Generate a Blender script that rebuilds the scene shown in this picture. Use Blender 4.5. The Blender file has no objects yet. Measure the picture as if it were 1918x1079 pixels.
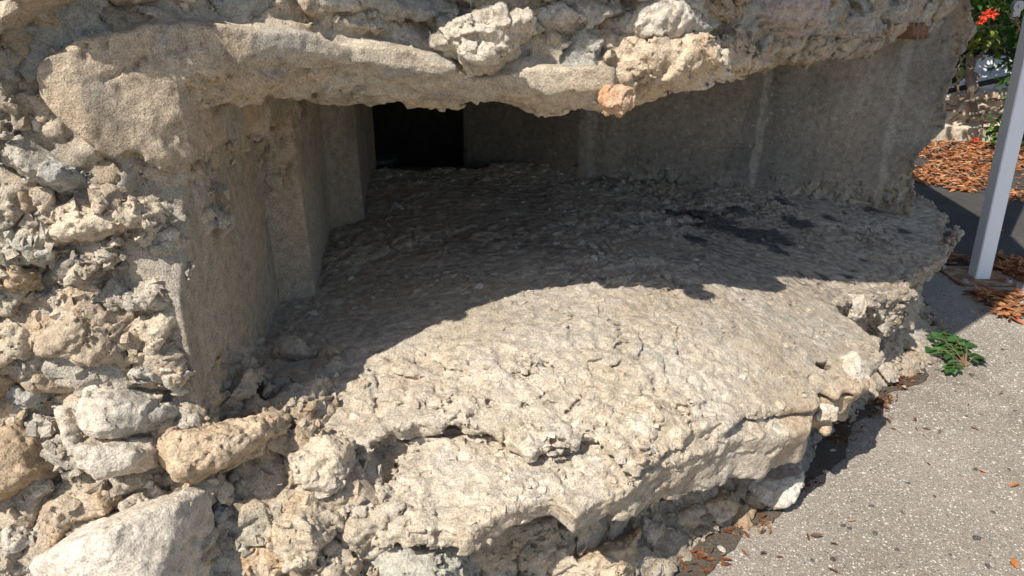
import bpy, math, random
import numpy as np
from concurrent.futures import ThreadPoolExecutor

# ------------------------------------------------------------------ camera, sky, sun, exposure
SC = bpy.context.scene
COL = SC.collection
CAM_H, PITCH, FPX = 1.55, math.radians(23.0), 1330.0
cam = bpy.data.cameras.new("camera")
cam.sensor_width = 36.0
cam.lens = 36.0 * FPX / 1918.0
cam.clip_start, cam.clip_end = 0.05, 300.0
cam_o = bpy.data.objects.new("camera", cam)
COL.objects.link(cam_o)
cam_o.location = (0, 0, CAM_H)
cam_o.rotation_euler = (math.pi / 2 - PITCH, 0, 0)
SC.camera = cam_o

SUN_EL = math.radians(51.0)
SUN_TO = np.array([-0.66, -0.75])                 # horizontal direction towards the sun
SUN_TO = SUN_TO / np.linalg.norm(SUN_TO)
sun = bpy.data.lights.new("sun", 'SUN')
sun.energy = 4.6
sun.angle = math.radians(0.5)
sun.color = (1.0, 0.94, 0.86)
sun_o = bpy.data.objects.new("sun", sun)
COL.objects.link(sun_o)
from mathutils import Vector, Matrix, Euler
sd = Vector((SUN_TO[0] * math.cos(SUN_EL), SUN_TO[1] * math.cos(SUN_EL), math.sin(SUN_EL)))
sun_o.rotation_euler = sd.to_track_quat('Z', 'Y').to_euler()
sun_o.location = (-3, -4, 8)

world = bpy.data.worlds.new("World")
SC.world = world
world.use_nodes = True
wn = world.node_tree
wn.nodes.clear()
sky = wn.nodes.new("ShaderNodeTexSky")
sky.sky_type = 'NISHITA'
sky.sun_disc = False
sky.sun_elevation = SUN_EL
sky.sun_rotation = math.atan2(SUN_TO[0], SUN_TO[1])
bg = wn.nodes.new("ShaderNodeBackground")
bg.inputs[1].default_value = 0.10
wo = wn.nodes.new("ShaderNodeOutputWorld")
wn.links.new(sky.outputs[0], bg.inputs[0])
wn.links.new(bg.outputs[0], wo.inputs[0])
SC.view_settings.view_transform = 'Standard'
SC.view_settings.look = 'None'
SC.view_settings.exposure = 0.48
SC.view_settings.gamma = 1.0
SC.render.engine = 'CYCLES'
SC.cycles.max_bounces = 8
SC.cycles.diffuse_bounces = 5

# ------------------------------------------------------------------ tracing helpers (pixel of the 1918x1079 photo -> world)
cP, sP = math.cos(PITCH), math.sin(PITCH)
def ray(u, v):
    a, b = (u - 959.0) / FPX, -(v - 539.5) / FPX
    return np.array([a, cP + b * sP, -sP + b * cP])
def atz(u, v, z):
    r = ray(u, v)
    return np.array([0, 0, CAM_H]) + r * ((z - CAM_H) / r[2])
def aty(u, v, y):
    r = ray(u, v)
    return np.array([0, 0, CAM_H]) + r * (y / r[1])

# ------------------------------------------------------------------ noise
RNG = np.random.RandomState(11)
TN = RNG.rand(64, 64, 64).astype(np.float32)
TC = RNG.rand(32, 32, 32, 5).astype(np.float32)
_d = RNG.normal(size=(256, 3)).astype(np.float32)
DIRS = _d / np.linalg.norm(_d, axis=1, keepdims=True)

def vn(p, s, seed=0):
    """value noise in -1..1 at s cycles per metre (s may be a triple)"""
    q = p * np.float32(s) if np.isscalar(s) else p * np.asarray(s, np.float32)
    q = q + np.float32(seed * 7.13 + 100.0)
    i = np.floor(q).astype(np.int32)
    f = q - i
    f = f * f * (3 - 2 * f)
    x0, y0, z0 = i[:, 0] & 63, i[:, 1] & 63, i[:, 2] & 63
    x1, y1, z1 = (x0 + 1) & 63, (y0 + 1) & 63, (z0 + 1) & 63
    fx, fy, fz = f[:, 0], f[:, 1], f[:, 2]
    a = TN[x0, y0, z0] * (1 - fx) + TN[x1, y0, z0] * fx
    b = TN[x0, y1, z0] * (1 - fx) + TN[x1, y1, z0] * fx
    c = TN[x0, y0, z1] * (1 - fx) + TN[x1, y0, z1] * fx
    d = TN[x0, y1, z1] * (1 - fx) + TN[x1, y1, z1] * fx
    e = a * (1 - fy) + b * fy
    g = c * (1 - fy) + d * fy
    return (e * (1 - fz) + g * fz) * 2 - 1

def fbm(p, s, o=4, seed=0, g=0.5):
    r = np.zeros(len(p), np.float32); a = 1.0; t = 0.0
    for k in range(o):
        r += a * vn(p, s if np.isscalar(s) else np.asarray(s), seed + k * 3.7)
        t += a; a *= g; s = s * 2.03 if np.isscalar(s) else np.asarray(s) * 2.03
    return r / t

def ridge(p, s, o=3, seed=0):
    r = np.zeros(len(p), np.float32); a = 1.0; t = 0.0
    for k in range(o):
        r += a * (1 - np.abs(vn(p, s, seed + k * 5.1)) * 2)
        t += a; a *= 0.5; s = s * 2.1 if np.isscalar(s) else np.asarray(s) * 2.1
    return r / t

def worley(p, s, seed=0, warp=0.25, jit=0.75):
    q = p * np.float32(s) if np.isscalar(s) else p * np.asarray(s, np.float32)
    if warp:
        w = np.stack([vn(q, 1.3, seed + 1), vn(q, 1.3, seed + 2), vn(q, 1.3, seed + 3)], 1)
        q = q + warp * w
    q = q + np.float32(seed * 3.31 + 50)
    b = np.floor(q - 0.5).astype(np.int32)
    F1 = np.full(len(q), 9, np.float32); F2 = F1.copy()
    V1 = np.zeros_like(q); ID = np.zeros(len(q), np.int32)
    for dx in (0, 1):
        for dy in (0, 1):
            for dz in (0, 1):
                c = b + np.array([dx, dy, dz], np.int32)
                ix, iy, iz = c[:, 0] & 31, c[:, 1] & 31, c[:, 2] & 31
                h = TC[ix, iy, iz]
                v = q - (c + 0.5 + (h[:, :3] - 0.5) * jit)
                d = np.sqrt((v * v).sum(1))
                m = d < F1
                F2 = np.where(m, F1, np.minimum(F2, d))
                V1 = np.where(m[:, None], v, V1)
                ID = np.where(m, (ix * 1024 + iy * 32 + iz), ID)
                F1 = np.where(m, d, F1)
    return F1, F2, V1, ID

def idr(ID, k):
    return ((ID.astype(np.int64) * 7919 + k * 104729) % 9973).astype(np.float32) / 9973.0

def poly_stone(V, ID, r=0.42, K=9):
    """angular stone inside a cell: max over random half-spaces, in cell units"""
    d = np.full(len(V), -9, np.float32)
    for k in range(K):
        n = DIRS[(ID * 31 + k * 57) & 255]
        d = np.maximum(d, (V * n).sum(1) - r * (0.62 + 0.5 * idr(ID, k + 3)))
    e = np.sqrt((V * V).sum(1)) - r * 1.1
    return np.maximum(d, e)

def facet(p, s, seed=0, warp=0.2, jit=0.8, hv=0.35):
    """continuous field of angular chips: distance to cell centres in a random polyhedral metric"""
    q = p * np.float32(s) if np.isscalar(s) else p * np.asarray(s, np.float32)
    if warp:
        w = np.stack([vn(q, 1.1, seed + 1), vn(q, 1.1, seed + 2), vn(q, 1.1, seed + 3)], 1)
        q = q + warp * w
    q = q + np.float32(seed * 3.31 + 50)
    b = np.floor(q - 0.5).astype(np.int32)
    F1 = np.full(len(q), 9, np.float32); F2 = F1.copy(); ID = np.zeros(len(q), np.int32); T = np.zeros(len(q), np.float32)
    for dx in (0, 1):
        for dy in (0, 1):
            for dz in (0, 1):
                c = b + np.array([dx, dy, dz], np.int32)
                ix, iy, iz = c[:, 0] & 31, c[:, 1] & 31, c[:, 2] & 31
                h = TC[ix, iy, iz]
                v = q - (c + 0.5 + (h[:, :3] - 0.5) * jit)
                cid = ix * 1024 + iy * 32 + iz
                d = 0.15 * np.sqrt((v * v).sum(1)) + hv * h[:, 3]
                k0 = cid * 3
                m1 = np.abs((v * DIRS[k0 & 255]).sum(1))
                m1 = np.maximum(m1, np.abs((v * DIRS[(k0 + 85) & 255]).sum(1)))
                dd = (v * DIRS[(k0 + 170) & 255]).sum(1)
                m1 = np.maximum(m1, dd)
                d = d + 0.95 * m1
                dd = dd + h[:, 4] - .5
                m = d < F1
                F2 = np.where(m, F1, np.minimum(F2, d))
                ID = np.where(m, cid, ID)
                T = np.where(m, dd, T)
                F1 = np.where(m, d, F1)
    return F1, F2, ID, T

def smax(a, b, k):
    h = np.clip(0.5 - 0.5 * (b - a) / k, 0, 1)
    return b * (1 - h) + a * h + k * h * (1 - h)
def smin(a, b, k):
    return -smax(-a, -b, k)
def ss(a, b, x):
    t = np.clip((x - a) / (b - a), 0, 1)
    return t * t * (3 - 2 * t)

def poly2(P, x, y):
    """signed distance to polygon P (inside negative)"""
    P = np.asarray(P, np.float32)
    d = np.full(len(x), 1e9, np.float32); s = np.ones(len(x), bool)
    j = len(P) - 1
    for i in range(len(P)):
        ex, ey = P[j] - P[i]
        wx, wy = x - P[i, 0], y - P[i, 1]
        t = np.clip((wx * ex + wy * ey) / (ex * ex + ey * ey + 1e-12), 0, 1)
        bx, by = wx - ex * t, wy - ey * t
        d = np.minimum(d, bx * bx + by * by)
        c1 = y >= P[i, 1]; c2 = y < P[j, 1]; c3 = ex * wy > ey * wx
        fl = (c1 & c2 & c3) | (~c1 & ~c2 & ~c3)
        s ^= fl
        j = i
    return np.where(s, 1, -1) * np.sqrt(d)

class TPS:
    """thin plate spline z(x, y)"""
    def __init__(self, pts, lam=1e-3):
        pts = np.array(pts, np.float64); self.c = pts[:, :2]
        n = len(pts); K = self.k(self.c, self.c) + lam * np.eye(n)
        Q = np.hstack([np.ones((n, 1)), self.c]); A = np.zeros((n + 3, n + 3))
        A[:n, :n] = K; A[:n, n:] = Q; A[n:, :n] = Q.T
        self.w = np.linalg.solve(A, np.concatenate([pts[:, 2], np.zeros(3)]))
        # baked on a grid, bilinear after that
        self.x0, self.y0, self.h = -2.0, 0.4, 0.02
        gx, gy = np.meshgrid(np.arange(240) * self.h + self.x0, np.arange(240) * self.h + self.y0, indexing='ij')
        G = np.stack([gx.ravel(), gy.ravel()], 1)
        g = self.k(G, self.c) @ self.w[:n] + self.w[n] + G @ self.w[n + 1:]
        self.g = g.reshape(240, 240).astype(np.float32)
    def k(self, a, b):
        r2 = ((a[:, None, :] - b[None, :, :]) ** 2).sum(2)
        return 0.5 * r2 * np.log(r2 + 1e-9)
    def __call__(self, x, y):
        fx = np.clip((x - self.x0) / self.h, 0, 238.99); fy = np.clip((y - self.y0) / self.h, 0, 238.99)
        i, j = fx.astype(np.int32), fy.astype(np.int32); fx = fx - i; fy = fy - j
        g = self.g
        return (g[i, j] * (1 - fx) + g[i + 1, j] * fx) * (1 - fy) + (g[i, j + 1] * (1 - fx) + g[i + 1, j + 1] * fx) * fy

# ------------------------------------------------------------------ implicit surface -> mesh
POOL = ThreadPoolExecutor(4)
def peval(f, p, chunk=60000):
    if len(p) == 0: return np.zeros(0, np.float32)
    parts = [p[i:i + chunk] for i in range(0, len(p), chunk)]
    return np.concatenate(list(POOL.map(f, parts)))

def surface(f, lo, hi, h, margin=0.09, lip=2.0):
    """surface nets over [lo, hi] with voxel h, refined in three levels"""
    lo = np.array(lo, np.float64); hi = np.array(hi, np.float64)
    n = np.ceil((hi - lo) / (h * 8)).astype(int)
    o8 = np.stack(np.meshgrid(*[np.arange(k) for k in n], indexing='ij'), -1).reshape(-1, 3) * 8
    c = (lo + (o8 + 4) * h).astype(np.float32)
    d = peval(f, c)
    o8 = o8[np.abs(d) < h * 4 * 1.8 + margin]
    s = np.stack(np.meshgrid(*[np.arange(4)] * 3, indexing='ij'), -1).reshape(-1, 3) * 2
    o2 = (o8[:, None, :] + s[None]).reshape(-1, 3)
    d = peval(f, (lo + (o2 + 1) * h).astype(np.float32))
    o2 = o2[np.abs(d) < h * 1.8 * lip]
    s = np.stack(np.meshgrid(*[np.arange(2)] * 3, indexing='ij'), -1).reshape(-1, 3)
    cells = (o2[:, None, :] + s[None]).reshape(-1, 3).astype(np.int64)
    M = 4096
    key = lambda a: (a[:, 0] * M + a[:, 1]) * M + a[:, 2]
    offs = np.array([[i, j, k] for i in (0, 1) for j in (0, 1) for k in (0, 1)])
    ntop = n * 8
    uk = np.zeros(0, np.int64); val = np.zeros(0, np.float32)
    done = np.zeros(0, np.int64); new = cells; AC, AV = [], []
    for it in range(40):
        if len(new) == 0: break
        ck = np.concatenate([key(new + o) for o in offs])
        nk = np.unique(ck)
        if len(uk): nk = nk[~np.isin(nk, uk)]
        up = np.stack([nk // (M * M), (nk // M) % M, nk % M], 1)
        nv = peval(f, (lo + up * h).astype(np.float32))
        uk = np.concatenate([uk, nk]); val = np.concatenate([val, nv]); o_ = np.argsort(uk, kind='stable'); uk = uk[o_]; val = val[o_]
        cv = val[np.searchsorted(uk, ck)].reshape(8, len(new))
        neg = (cv < 0).sum(0); act = (neg > 0) & (neg < 8)
        done = np.concatenate([done, key(new)])
        ac, av = new[act], cv[:, act]
        AC.append(ac); AV.append(av)
        nb = []
        for ax in range(3):
            for sd in (0, 1):
                fc = av[offs[:, ax] == sd]; ng = (fc < 0).sum(0)
                q = ac[(ng > 0) & (ng < 4)].copy(); q[:, ax] += 1 if sd else -1; nb.append(q)
        nb = np.concatenate(nb)
        nb = nb[((nb >= 0) & (nb < ntop)).all(1)]
        kk = np.unique(key(nb)); kk = kk[~np.isin(kk, done)]
        new = np.stack([kk // (M * M), (kk // M) % M, kk % M], 1)
    cells = np.concatenate(AC); cv = np.concatenate(AV, 1)
    acc = np.zeros((len(cells), 3)); cnt = np.zeros(len(cells))
    for a in range(8):
        for b in range(a + 1, 8):
            if np.abs(offs[a] - offs[b]).sum() != 1: continue
            m = (cv[a] < 0) != (cv[b] < 0)
            t = np.where(m, cv[a] / np.where(m, cv[a] - cv[b], 1), 0)
            pt = offs[a] + (offs[b] - offs[a]) * t[:, None]
            acc += np.where(m[:, None], pt, 0); cnt += m
    V = lo + (cells + acc / cnt[:, None]) * h
    k = key(cells); order = np.argsort(k); sk = k[order]
    def look(cc):
        kk = key(cc); i = np.clip(np.searchsorted(sk, kk), 0, len(sk) - 1)
        return np.where(sk[i] == kk, order[i], -1)
    Q = []
    # edge along axis from corner (0,0,0) of the cell, shared with cells behind in the two others
    for ax in range(3):
        a1, a2 = (ax + 1) % 3, (ax + 2) % 3
        e = np.zeros(3, int); e[ax] = 1
        i0, i1 = 0, int(e[0] * 4 + e[1] * 2 + e[2])
        m = (cv[i0] < 0) != (cv[i1] < 0)
        cc = cells[m]; fl = cv[i0][m] < 0
        d1 = np.zeros(3, int); d1[a1] = 1; d2 = np.zeros(3, int); d2[a2] = 1
        q = np.stack([look(cc), look(cc - d1), look(cc - d1 - d2), look(cc - d2)], 1)
        ok = (q >= 0).all(1)
        q = q[ok]; fl = fl[ok]
        q[~fl] = q[~fl][:, ::-1]
        Q.append(q)
    return V.astype(np.float32), np.concatenate(Q)

def mesh_np(name, V, Q, mat, parent=None, cols=None, smooth=True, origin=None):
    me = bpy.data.meshes.new(name)
    V = np.asarray(V, np.float32)
    if origin is not None: V = V - np.asarray(origin, np.float32)
    Q = np.asarray(Q); nf, kk = Q.shape
    me.vertices.add(len(V)); me.vertices.foreach_set("co", V.ravel())
    me.loops.add(nf * kk); me.loops.foreach_set("vertex_index", Q.ravel().astype(np.int32))
    me.polygons.add(nf); me.polygons.foreach_set("loop_start", (np.arange(nf) * kk).astype(np.int32))
    me.polygons.foreach_set("loop_total", np.full(nf, kk, np.int32))
    me.polygons.foreach_set("use_smooth", np.full(nf, smooth, bool))
    if cols is not None:
        a = me.attributes.new("pigment", 'FLOAT_COLOR', 'POINT')
        c = np.ones((len(V), 4), np.float32); c[:, :cols.shape[1]] = cols
        a.data.foreach_set("color", c.ravel())
    me.update(calc_edges=True)
    me.materials.append(mat)
    o = bpy.data.objects.new(name, me)
    COL.objects.link(o)
    if origin is not None: o.location = tuple(float(q) for q in origin)
    if parent: o.parent = parent
    return o

def empty(name, loc, label, cat, group=None):
    o = bpy.data.objects.new(name, None); COL.objects.link(o)
    o.location = tuple(float(q) for q in loc)
    tag(o, label, cat, group)
    return o
def tag(o, label=None, cat=None, group=None, kind=None):
    if label: o["label"] = label
    if cat: o["category"] = cat
    if group: o["group"] = group
    if kind: o["kind"] = kind
    return o
def keep(o, parent):
    """parent without moving"""
    o.parent = parent
    o.matrix_parent_inverse = Matrix.Translation(parent.location).inverted()
    return o

# ------------------------------------------------------------------ materials
def nodes(name):
    m = bpy.data.materials.new(name); m.use_nodes = True
    nt = m.node_tree; nt.nodes.clear()
    out = nt.nodes.new("ShaderNodeOutputMaterial"); b = nt.nodes.new("ShaderNodeBsdfPrincipled")
    nt.links.new(b.outputs[0], out.inputs[0])
    b.inputs['Roughness'].default_value = 0.9
    b.inputs['Specular IOR Level'].default_value = 0.25
    return m, nt, b
def tex(nt, kind, scale, detail=4, rough=0.6, co=None, **kw):
    n = nt.nodes.new(kind)
    n.inputs['Scale'].default_value = scale
    if 'Detail' in n.inputs: n.inputs['Detail'].default_value = detail
    if 'Roughness' in n.inputs: n.inputs['Roughness'].default_value = rough
    for k, v in kw.items(): setattr(n, k, v)
    if co is not None: nt.links.new(co, n.inputs['Vector'])
    return n
def ramp(nt, src, stops):
    r = nt.nodes.new("ShaderNodeValToRGB")
    e = r.color_ramp.elements
    while len(e) < len(stops): e.new(0.5)
    for i, (p, c) in enumerate(stops):
        e[i].position = p; e[i].color = (*c, 1) if len(c) == 3 else c
    nt.links.new(src, r.inputs[0]); return r
def mix(nt, a, b, fac, mode='MIX'):
    m = nt.nodes.new("ShaderNodeMix"); m.data_type = 'RGBA'; m.blend_type = mode
    for s, i in ((a, 6), (b, 7)):
        if isinstance(s, tuple): m.inputs[i].default_value = (*s, 1)
        else: nt.links.new(s, m.inputs[i])
    if isinstance(fac, (int, float)): m.inputs[0].default_value = fac
    else: nt.links.new(fac, m.inputs[0])
    return m.outputs[2]
def bump(nt, hs, strength, dist, prev=None):
    b = nt.nodes.new("ShaderNodeBump"); b.inputs['Strength'].default_value = strength
    b.inputs['Distance'].default_value = dist
    nt.links.new(hs, b.inputs['Height'])
    if prev is not None: nt.links.new(prev, b.inputs['Normal'])
    return b.outputs[0]

def rock_mat(name, grain=1.0, coarse=1.0, strata=0.0):
    m, nt, b = nodes(name)
    co = nt.nodes.new("ShaderNodeNewGeometry").outputs['Position']
    at = nt.nodes.new("ShaderNodeAttribute"); at.attribute_name = "pigment"
    n1 = tex(nt, "ShaderNodeTexNoise", 38, 6, 0.62, co)
    n2 = tex(nt, "ShaderNodeTexNoise", 260, 3, 0.7, co)
    n3 = tex(nt, "ShaderNodeTexNoise", 900, 2, 0.5, co)
    r1 = ramp(nt, n1.outputs[0], [(0.28, (0.66, 0.64, 0.62)), (0.5, (1, 1, 1)), (0.75, (1.28, 1.26, 1.22))])
    r2 = ramp(nt, n2.outputs[0], [(0.3, (0.62, 0.61, 0.60)), (0.5, (1, 1, 1)), (0.7, (1.32, 1.30, 1.27))])
    c = mix(nt, at.outputs['Color'], r1.outputs[0], 1.0, 'MULTIPLY')
    c = mix(nt, c, r2.outputs[0], min(1, grain), 'MULTIPLY')
    gr = tex(nt, "ShaderNodeTexVoronoi", 330, co=co)
    sg = nt.nodes.new("ShaderNodeSeparateColor"); nt.links.new(gr.outputs['Color'], sg.inputs[0])
    rg_ = ramp(nt, sg.outputs[0], [(0.0, (0.55, 0.53, 0.50)), (0.25, (.92, .91, .9)), (0.8, (1.08, 1.08, 1.07)), (1.0, (1.5, 1.48, 1.44))])
    c = mix(nt, c, rg_.outputs[0], 0.75 * min(1, grain), 'MULTIPLY')
    nt.links.new(c, b.inputs['Base Color'])
    v = tex(nt, "ShaderNodeTexVoronoi", 120, co=co)
    n4 = tex(nt, "ShaderNodeTexNoise", 110, 5, 0.7, co); n4.noise_type = 'RIDGED_MULTIFRACTAL' if hasattr(n4, 'noise_type') else n4.noise_type
    nn = bump(nt, n1.outputs[0], 0.8 * coarse, 0.02)
    nn = bump(nt, n4.outputs[0], 0.5 * coarse, 0.003, nn)
    nn = bump(nt, v.outputs['Distance'], 0.4 * coarse, 0.005, nn)
    nn = bump(nt, n2.outputs[0], 0.9 * grain, 0.006, nn)
    nn = bump(nt, n3.outputs[0], 0.5 * grain, 0.0015, nn)
    nt.links.new(nn, b.inputs['Normal'])
    return m
M_ROCK = rock_mat("limestone_conglomerate", 0.9, 1.0)
M_CONC = rock_mat("weathered_concrete", 1.0, 0.45)
M_STONE = rock_mat("broken_stone", 0.8, 0.8)

# ------------------------------------------------------------------ palette (real base colours)
CREAM = np.array([0.50, 0.425, 0.325]); PALE = np.array([0.53, 0.475, 0.395]); GREY = np.array([0.40, 0.38, 0.34])
TAN = np.array([0.42, 0.32, 0.215]); OCHRE = np.array([0.46, 0.29, 0.15]); BLUEG = np.array([0.345, 0.34, 0.31])
SAND = np.array([0.40, 0.325, 0.24]); DARK = np.array([0.10, 0.095, 0.085]); TAR = np.array([0.045, 0.048, 0.055])
CONC = np.array([0.38, 0.335, 0.275])
def lerp(a, b, t): return a * (1 - t[:, None]) + b * t[:, None]

def stone_cols(p, cellid, inside, base=None):
    n = len(p)
    pal = np.stack([CREAM, PALE, GREY, TAN, BLUEG, CREAM * 0.92, SAND, PALE * 0.93])
    c = pal[(idr(cellid, 5) * 7.99).astype(int)]
    c = c * (0.85 + 0.3 * idr(cellid, 9))[:, None]
    return c

# ------------------------------------------------------------------ BUNKER
bunker = empty("bunker", (0.5, 2.6, 0.0), "weathered rubble and concrete bunker with a wide stepped gun opening", "bunker")

# --- sill: sloping floor of the opening
ctrl = [(470,745,.55),(523,565,.60),(590,555,.60),(622,430,.63),(680,410,.63),(690,335,.67),(875,292,.70),(985,303,.69),
        (1085,326,.65),(1385,346,.60),(1640,390,.50),(1700,405,.47),(1790,430,.45),(1740,478,.42),(1600,500,.46),(1560,580,.47),
        (1650,640,.42),(1450,735,.46),(1290,557,.62),(1000,555,.63),(870,555,.63),(1140,785,.53),(900,770,.55),(700,815,.54),
        (560,795,.53),(1200,430,.63),(1000,400,.66),(800,450,.65),(1200,650,.585),(900,680,.59),(1400,650,.54),(760,600,.61)]
SILL_Z = TPS([list(atz(*c)[:2]) + [c[2]] for c in ctrl], 2e-3)

up_edge = [(380,800,.52),(450,790,.54),(560,806,.53),(625,806,.53),(690,848,.52),(706,822,.53),(760,795,.54),(830,776,.55),(900,784,.545),
           (965,868,.50),(1040,838,.515),(1115,808,.53),(1150,830,.52),(1200,846,.51),(1240,846,.50),(1300,822,.49),(1380,795,.48),(1460,765,.46),
           (1500,745,.455),(1560,735,.44),(1612,722,.42),(1655,660,.42),(1650,625,.43),(1585,598,.45),(1568,572,.46),(1640,560,.44),(1690,560,.42),(1715,520,.42),
           (1735,490,.425),(1765,462,.435),(1790,438,.45),(1780,405,.455),(1748,372,.47)]
UP = [list(atz(*c)[:2]) for c in up_edge] + [[2.25, 3.9], [1.0, 4.3], [-0.2, 3.62], [-0.9, 3.62], [-1.2, 1.7]]
lo_edge = [(640,880,.47),(660,960,.45),(740,985,.44),(866,1004,.43),(900,985,.43),(985,958,.43),(1045,945,.43),(1085,975,.42),(1130,945,.42),(1235,885,.42),(1330,850,.42),
           (1400,822,.42),(1480,800,.41),(1528,782,.41),(1538,765,.41),(1520,752,.42)]
LO = [list(atz(*c)[:2]) for c in lo_edge] + [[0.9, 2.2], [-0.3, 1.9], [-0.55, 1.6]]
HOLES = [(atz(720,870,.46), (.045, .07), .10), (atz(735,832,.48), (.05, .025), .05), (atz(1548,700,.42), (.035,.03), .06), (atz(1600,585,.44), (.03,.035), .08)]

def f_sill(p, col=False):
    x, y, z = p[:, 0], p[:, 1], p[:, 2]
    wx = x + 0.035 * vn(p, 7, 1) + 0.016 * vn(p, 23, 2)
    wy = y + 0.035 * vn(p, 7, 3) + 0.016 * vn(p, 23, 4)
    zt = SILL_Z(x, y)
    under = 0.025 * vn(p * np.array([1, 1, 0.3], np.float32), 14, 9)
    dU = poly2(UP, wx, wy)
    # front faces lean in towards the bottom
    dep = zt - z
    dU = dU + 0.30 * np.clip(dep - 0.01, 0, 0.3) + under
    back = ss(0.02, 0.35, -dU)
    dUs = smax(smax(dU, z - zt, 0.016), zt - 0.17 - z, 0.03)
    dL = poly2(LO, x + 0.018 * vn(p, 9, 5), y + 0.018 * vn(p, 9, 6))
    zl = np.minimum(zt - 0.045, 0.452 + 0.02 * vn(p, 6, 8) + 0.10 * np.clip(y - 1.35, -.2, .3))
    dL2 = dL + 0.08 * np.clip(zl - z, 0, .3) + under * 0.6
    zb = zl - (0.065 + 0.095 * ss(0.0, 0.5, x))
    dLs = smax(smax(dL2, z - zl, 0.014), zb - z, 0.02)
    d = smin(dUs, dLs, 0.012)
    for c, r, dp in HOLES:
        e = np.sqrt(((wx - c[0]) / r[0]) ** 2 + ((wy - c[1]) / r[1]) ** 2 + ((z - c[2]) / dp) ** 2) - 1
        d = smax(d, -e * min(r), 0.012)
    # relief: flat lying chips, lumps and pits
    fine = ss(0.0, 0.10, -dUs)  # unused weight keeps the core quiet
    rough = 0.32 + 1.0 * ss(-0.1, 0.5, vn(p, 3.1, 30) + 0.35 * vn(p, 9, 31))
    sm = np.exp(-(((x - 0.75) / 0.42) ** 2 + ((y - 2.0) / 0.28) ** 2))
    rough = rough * (1 - 0.62 * sm)
    rough = rough * (1 - .5 * ss(.015, .05, zt - z) * ss(.1, .35, x))
    # coarse flakes in the shaded rear part
    rear = ss(1.9, 2.6, y)
    d = d - 0.016 * rough * fbm(p, 11, 3, 12)
    F1, F2, ID, FT = facet(p, (15, 18, 24), 4, 0.14)
    d = d + rough * (0.015 * (F1 - 0.55) - 0.011 * FT)
    G1, G2, ID2, GT = facet(p, (38, 46, 60), 9, 0.14)
    patch = ss(-.35, .35, vn(p, 8, 33))
    d = d + rough * patch * (0.008 * (G1 - 0.55) - 0.007 * GT) + rough * 0.004 * np.exp(-((G2 - G1) / 0.05) ** 2) * (idr(ID2, 3) > .45)
    V = None
    d = d - 0.0025 * rough * ridge(p, (54, 60, 90), 2, 15)
    # upper bed overhangs the lower one: a broken dark seam
    sm_ = ss(-.15, .15, vn(p, 4.2, 47))
    g = np.sqrt(np.maximum(np.abs(dU + .005) - 0.035 * sm_, 0) ** 2 + (z - zl - 0.010 + .006 * vn(p, 20, 48)) ** 2) - 0.008 * sm_
    d = smax(d, -g, 0.004)
    # conglomerate on the broken right flank and around the edges
    flank = np.clip(ss(1.32, 1.5, x) * ss(0.13, 0.0, np.abs(dU)) + ss(-.1, -.3, x) * ss(1.75, 1.5, y) * 0.6, 0, 1)
    F1, F2, ID3, FT = facet(p, 15, 14, 0.14)
    d = d + flank * (0.026 * (F1 - 0.5) - .016 * FT + 0.010 * np.exp(-((F2 - F1) / 0.06) ** 2))
    pits = ss(0.52, 0.85, vn(p, 26, 41)) * ss(-.1, .4, vn(p, 5, 42))
    d = d + 0.012 * pits
    if not col: return d
    t1 = ss(-0.25, 0.45, fbm(p, 4, 3, 50)); t2 = ss(0.05, 0.6, fbm(p, 6, 3, 54)); t3 = ss(0.1, 0.6, fbm(p, 9, 3, 58))
    c = lerp(np.tile(CREAM, (len(p), 1)), PALE, t1)
    c = lerp(c, SAND, 0.55 * t2); c = lerp(c, GREY * 1.08, 0.55 * t3)
    pal = stone_cols(p, ID2, None)
    c = lerp(c, pal, np.where(idr(ID2, 2) < 0.5, 0.30, 0.06))
    c = c * (1 + 0.16 * (idr(ID2, 11) - 0.5))[:, None]
    c = lerp(c, stone_cols(p, ID3, None), 0.35 * flank)
    # floor colour darkens towards the rear, with brown mixed in
    darkening = rear * (0.55 + 0.45 * ss(-.3, .3, fbm(p, 5, 3, 66)))
    c = lerp(c, np.array([0.20, 0.172, 0.145]), darkening * (0.45 + 0.5 * ss(0.55, 0.25, idr(ID2, 8)) ))
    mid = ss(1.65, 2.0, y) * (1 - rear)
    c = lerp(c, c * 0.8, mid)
    # tar spots
    tarf = 0
    for (u, v, r) in ((1340,410,.28),(1420,440,.25),(1500,420,.13),(1270,400,.10),(1470,375,.12),(1560,410,.10),(1640,400,.08),(1545,520,.06),(1500,515,.05),(1590,520,.05),(1460,470,.08),(1620,490,.05),(1690,440,.06), (1380,385,.12), (1300,450,.10)):
        q = atz(u, v, float(SILL_Z(*[np.array([k]) for k in atz(u, v, .52)[:2]])[0]))
        tarf = np.maximum(tarf, np.exp(-(((x - q[0]) / r) ** 2 + ((y - q[1]) / (r * 0.8)) ** 2)))
    tm = ss(0.38, 0.60, tarf * 0.72 + 0.30 * fbm(p, (10, 20, 20), 4, 70) + .30 * (F1 - .6) + .15 * (G1 - .6))
    c = lerp(c, TAR, tm * 0.85)
    # orange lichen / ochre tint on the front face
    oc = ss(0.15, 0.6, fbm(p, 5, 2, 81)) * ss(0.47, 0.40, z)
    c = lerp(c, OCHRE * 1.1, 0.35 * oc)
    return c

BUILT = {}
def build(name, f, lo, hi, h, mat, margin=0.09, parent=bunker, lip=2.0):
    V, Q = surface(f, lo, hi, h, margin, lip)
    c = peval(lambda q: f(q, True), V)
    o = mesh_np(name, V, Q, mat, None, c)
    BUILT[name] = (V, Q, c)
    if parent: keep(o, parent)
    print("PART", name, len(V))
    return o
import time as _t
T0 = _t.time()
build("sill", f_sill, (-0.95, 1.05, 0.22), (2.25, 3.8, 0.80), 0.0052, M_ROCK)

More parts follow.
